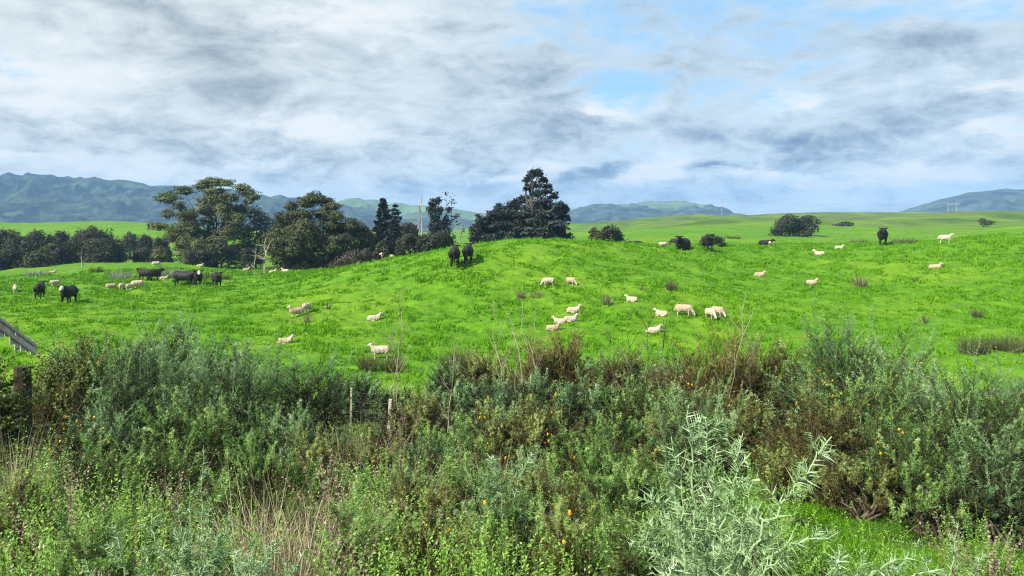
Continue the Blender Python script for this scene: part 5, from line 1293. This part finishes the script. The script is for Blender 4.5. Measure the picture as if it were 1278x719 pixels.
# ------------------------------------------------------------------ uncountable growth
def pasture_grass(n=120000):
    mb = MB(); th = rng.uniform(-.66, .66, n); r = np.sqrt(rng.uniform(33 ** 2, 105 ** 2, n)); keep = rng.random(n) < np.clip(1.35 - r / 110, .3, 1); th, r = th[keep], r[keep]
    x, y = r * np.sin(th), r * np.cos(th); ok = (np.abs(y - stream_y(x)) > 1.2) & (y > stream_y(x)); x, y, r = x[ok], y[ok], r[ok]
    cl = fbm(x * .95, y * .95, 51, 3); ok = rng.random(len(x)) < np.clip((cl - .28) * 3.2, .12, 1); x, y, r, cl = x[ok], y[ok], r[ok], cl[ok]
    z = ground(x, y) - .03; n = len(x); k = 8
    hh = (.06 + .26 * np.clip((cl - .38) * 2.4, 0, 1) * rng.uniform(.5, 1.3, n)) * (1 + (r > 70) * .2)
    c = np.stack([x, y, z], 1)[:, None] + rng.normal(size=(n, k, 3)) * np.array([.11, .11, .0])
    dv = nrm(rng.normal(size=(n, k, 3)) * .55 + np.array([.18, 0, 1.0])); L = hh[:, None, None] * rng.uniform(.6, 1.25, (n, k, 1))
    side = nrm(np.cross(dv, rng.normal(size=(n, k, 3)))) * (.016 + .0004 * r)[:, None, None]
    v = np.stack([c - side, c + side, c + dv * L], 2).reshape(-1, 3)
    rn = np.clip(.34 + cl * .34 + rng.normal(size=n) * .15, 0, 1); rn = np.clip(np.repeat(rn, k) + rng.normal(size=n * k) * .12, 0, 1)
    mb.add(v, np.arange(len(v)).reshape(-1, 3), None, np.repeat(rn, 3)); tag(mb.build('pasture_grass', M['grass']), kind='stuff')


pasture_grass()


def bank_grass(n, r0, r1, mat, name, h, seed, thr, mode=1, w=.004, tone=.5, droop=.6):
    mb = MB(); th = rng.uniform(-.68, .68, n); r = np.exp(rng.uniform(math.log(r0), math.log(r1), n)); x, y = r * np.sin(th), r * np.cos(th)
    m = fbm(x * .8 + seed, y * .8, seed, 3); lim = thr + .04 * rng.normal(size=n); ok = (m > lim) if mode > 0 else (m < lim); ok &= (y < stream_y(x) - 1.3) & ~((x / y > .28) & (r > 4.0) & (r < 11) & (rng.random(len(x)) < .85))
    x, y, r = x[ok], y[ok], r[ok]; n = len(x); z = ground(x, y) - .02
    dv = nrm(rng.normal(size=(n, 3)) * .42 + np.array([0, 0, 1.0]))
    blades(mb, np.stack([x, y, z], 1), dv, h * rng.uniform(.4, 1.3, n), np.maximum(w, r * .0009), droop * rng.random(n), np.clip(rng.normal(tone, .22, n), 0, 1), 3)
    tag(mb.build(name, M[mat]), kind='stuff')


bank_grass(90000, 1.6, 31, 'verge', 'bank_grass', .30, 61, .42, 1)
bank_grass(15000, 1.8, 31, 'dry', 'dead_grass', .36, 62, .44, -1, .0035, .45, .9)


def undergrowth(n=4500):
    mb = MB(); th = rng.uniform(-.68, .68, n); r = np.exp(rng.uniform(math.log(1.9), math.log(30), n)); x, y = r * np.sin(th), r * np.cos(th)
    m = fbm(x * .6, y * .6, 71, 3); ok = (m > .40) & (y < stream_y(x) - 1.5) & ~((x / y > .28) & (r > 4.0)); x, y, r = x[ok], y[ok], r[ok]; n = len(x)
    st = np.stack([x, y, ground(x, y) - .02], 1); dv = nrm(rng.normal(size=(n, 3)) * .3 + np.array([0, 0, 1.0])); hh = .32 * rng.uniform(.4, 1.3, n)
    shoots(mb, st, dv, hh, 26, .036, .008, np.clip(rng.normal(.45, .2, n), 0, 1), .12, 1.0, .4, True, stem_r=.0025, taper=.4, bare=.1, cn=.06, out=np.tile(np.array([[0, -.35, 1.0]]), (n, 1)))
    tag(mb.build('undergrowth', M['leaf']), kind='stuff')


undergrowth()


def lawn(n=95000):
    mb = MB(); y = rng.uniform(3.2, 10.5, n); x = y * rng.uniform(.27, 1.05, n); z = ground(x, y) - .01
    cl = fbm(x * 2.2, y * 2.2, 81, 3)
    dv = nrm(rng.normal(size=(n, 3)) * .5 + np.array([0, 0, 1.0]))
    blades(mb, np.stack([x, y, z], 1), dv, (.05 + .16 * np.clip(cl - .3, 0, 1)) * rng.uniform(.6, 1.3, n), np.maximum(.005, y * .0011), .6 * rng.random(n), np.clip(.25 + cl * .6 + rng.normal(size=n) * .14, 0, 1), 3)
    tag(mb.build('lawn_grass', M['grass']), kind='stuff')


lawn()


def streamside(n=26000):
    mb = MB(); x = rng.uniform(-26, 26, n); s = rng.choice([-1, 1], n, p=[.7, .3]); y = stream_y(x) + s * (.55 + np.abs(rng.normal(size=n)) * np.where(s < 0, 1.3, .35)); z = ground(x, y) - .02
    cl = fbm(x * .6, y * .6, 91, 3); ok = rng.random(n) < np.clip((cl - .3) * 4, .05, 1); x, y, z, cl = x[ok], y[ok], z[ok], cl[ok]; n = len(x)
    dv = nrm(rng.normal(size=(n, 3)) * .3 + np.array([0, 0, 1.0]))
    blades(mb, np.stack([x, y, z], 1), dv, (.25 + .9 * np.clip(cl - .42, 0, 1)) * rng.uniform(.6, 1.3, n), .022, .5 * rng.random(n), np.clip(.3 + cl * .4 + rng.normal(size=n) * .2, 0, 1), 3)
    tag(mb.build('streamside_grass', M['verge']), kind='stuff')


streamside()
build_haze(HAZE)
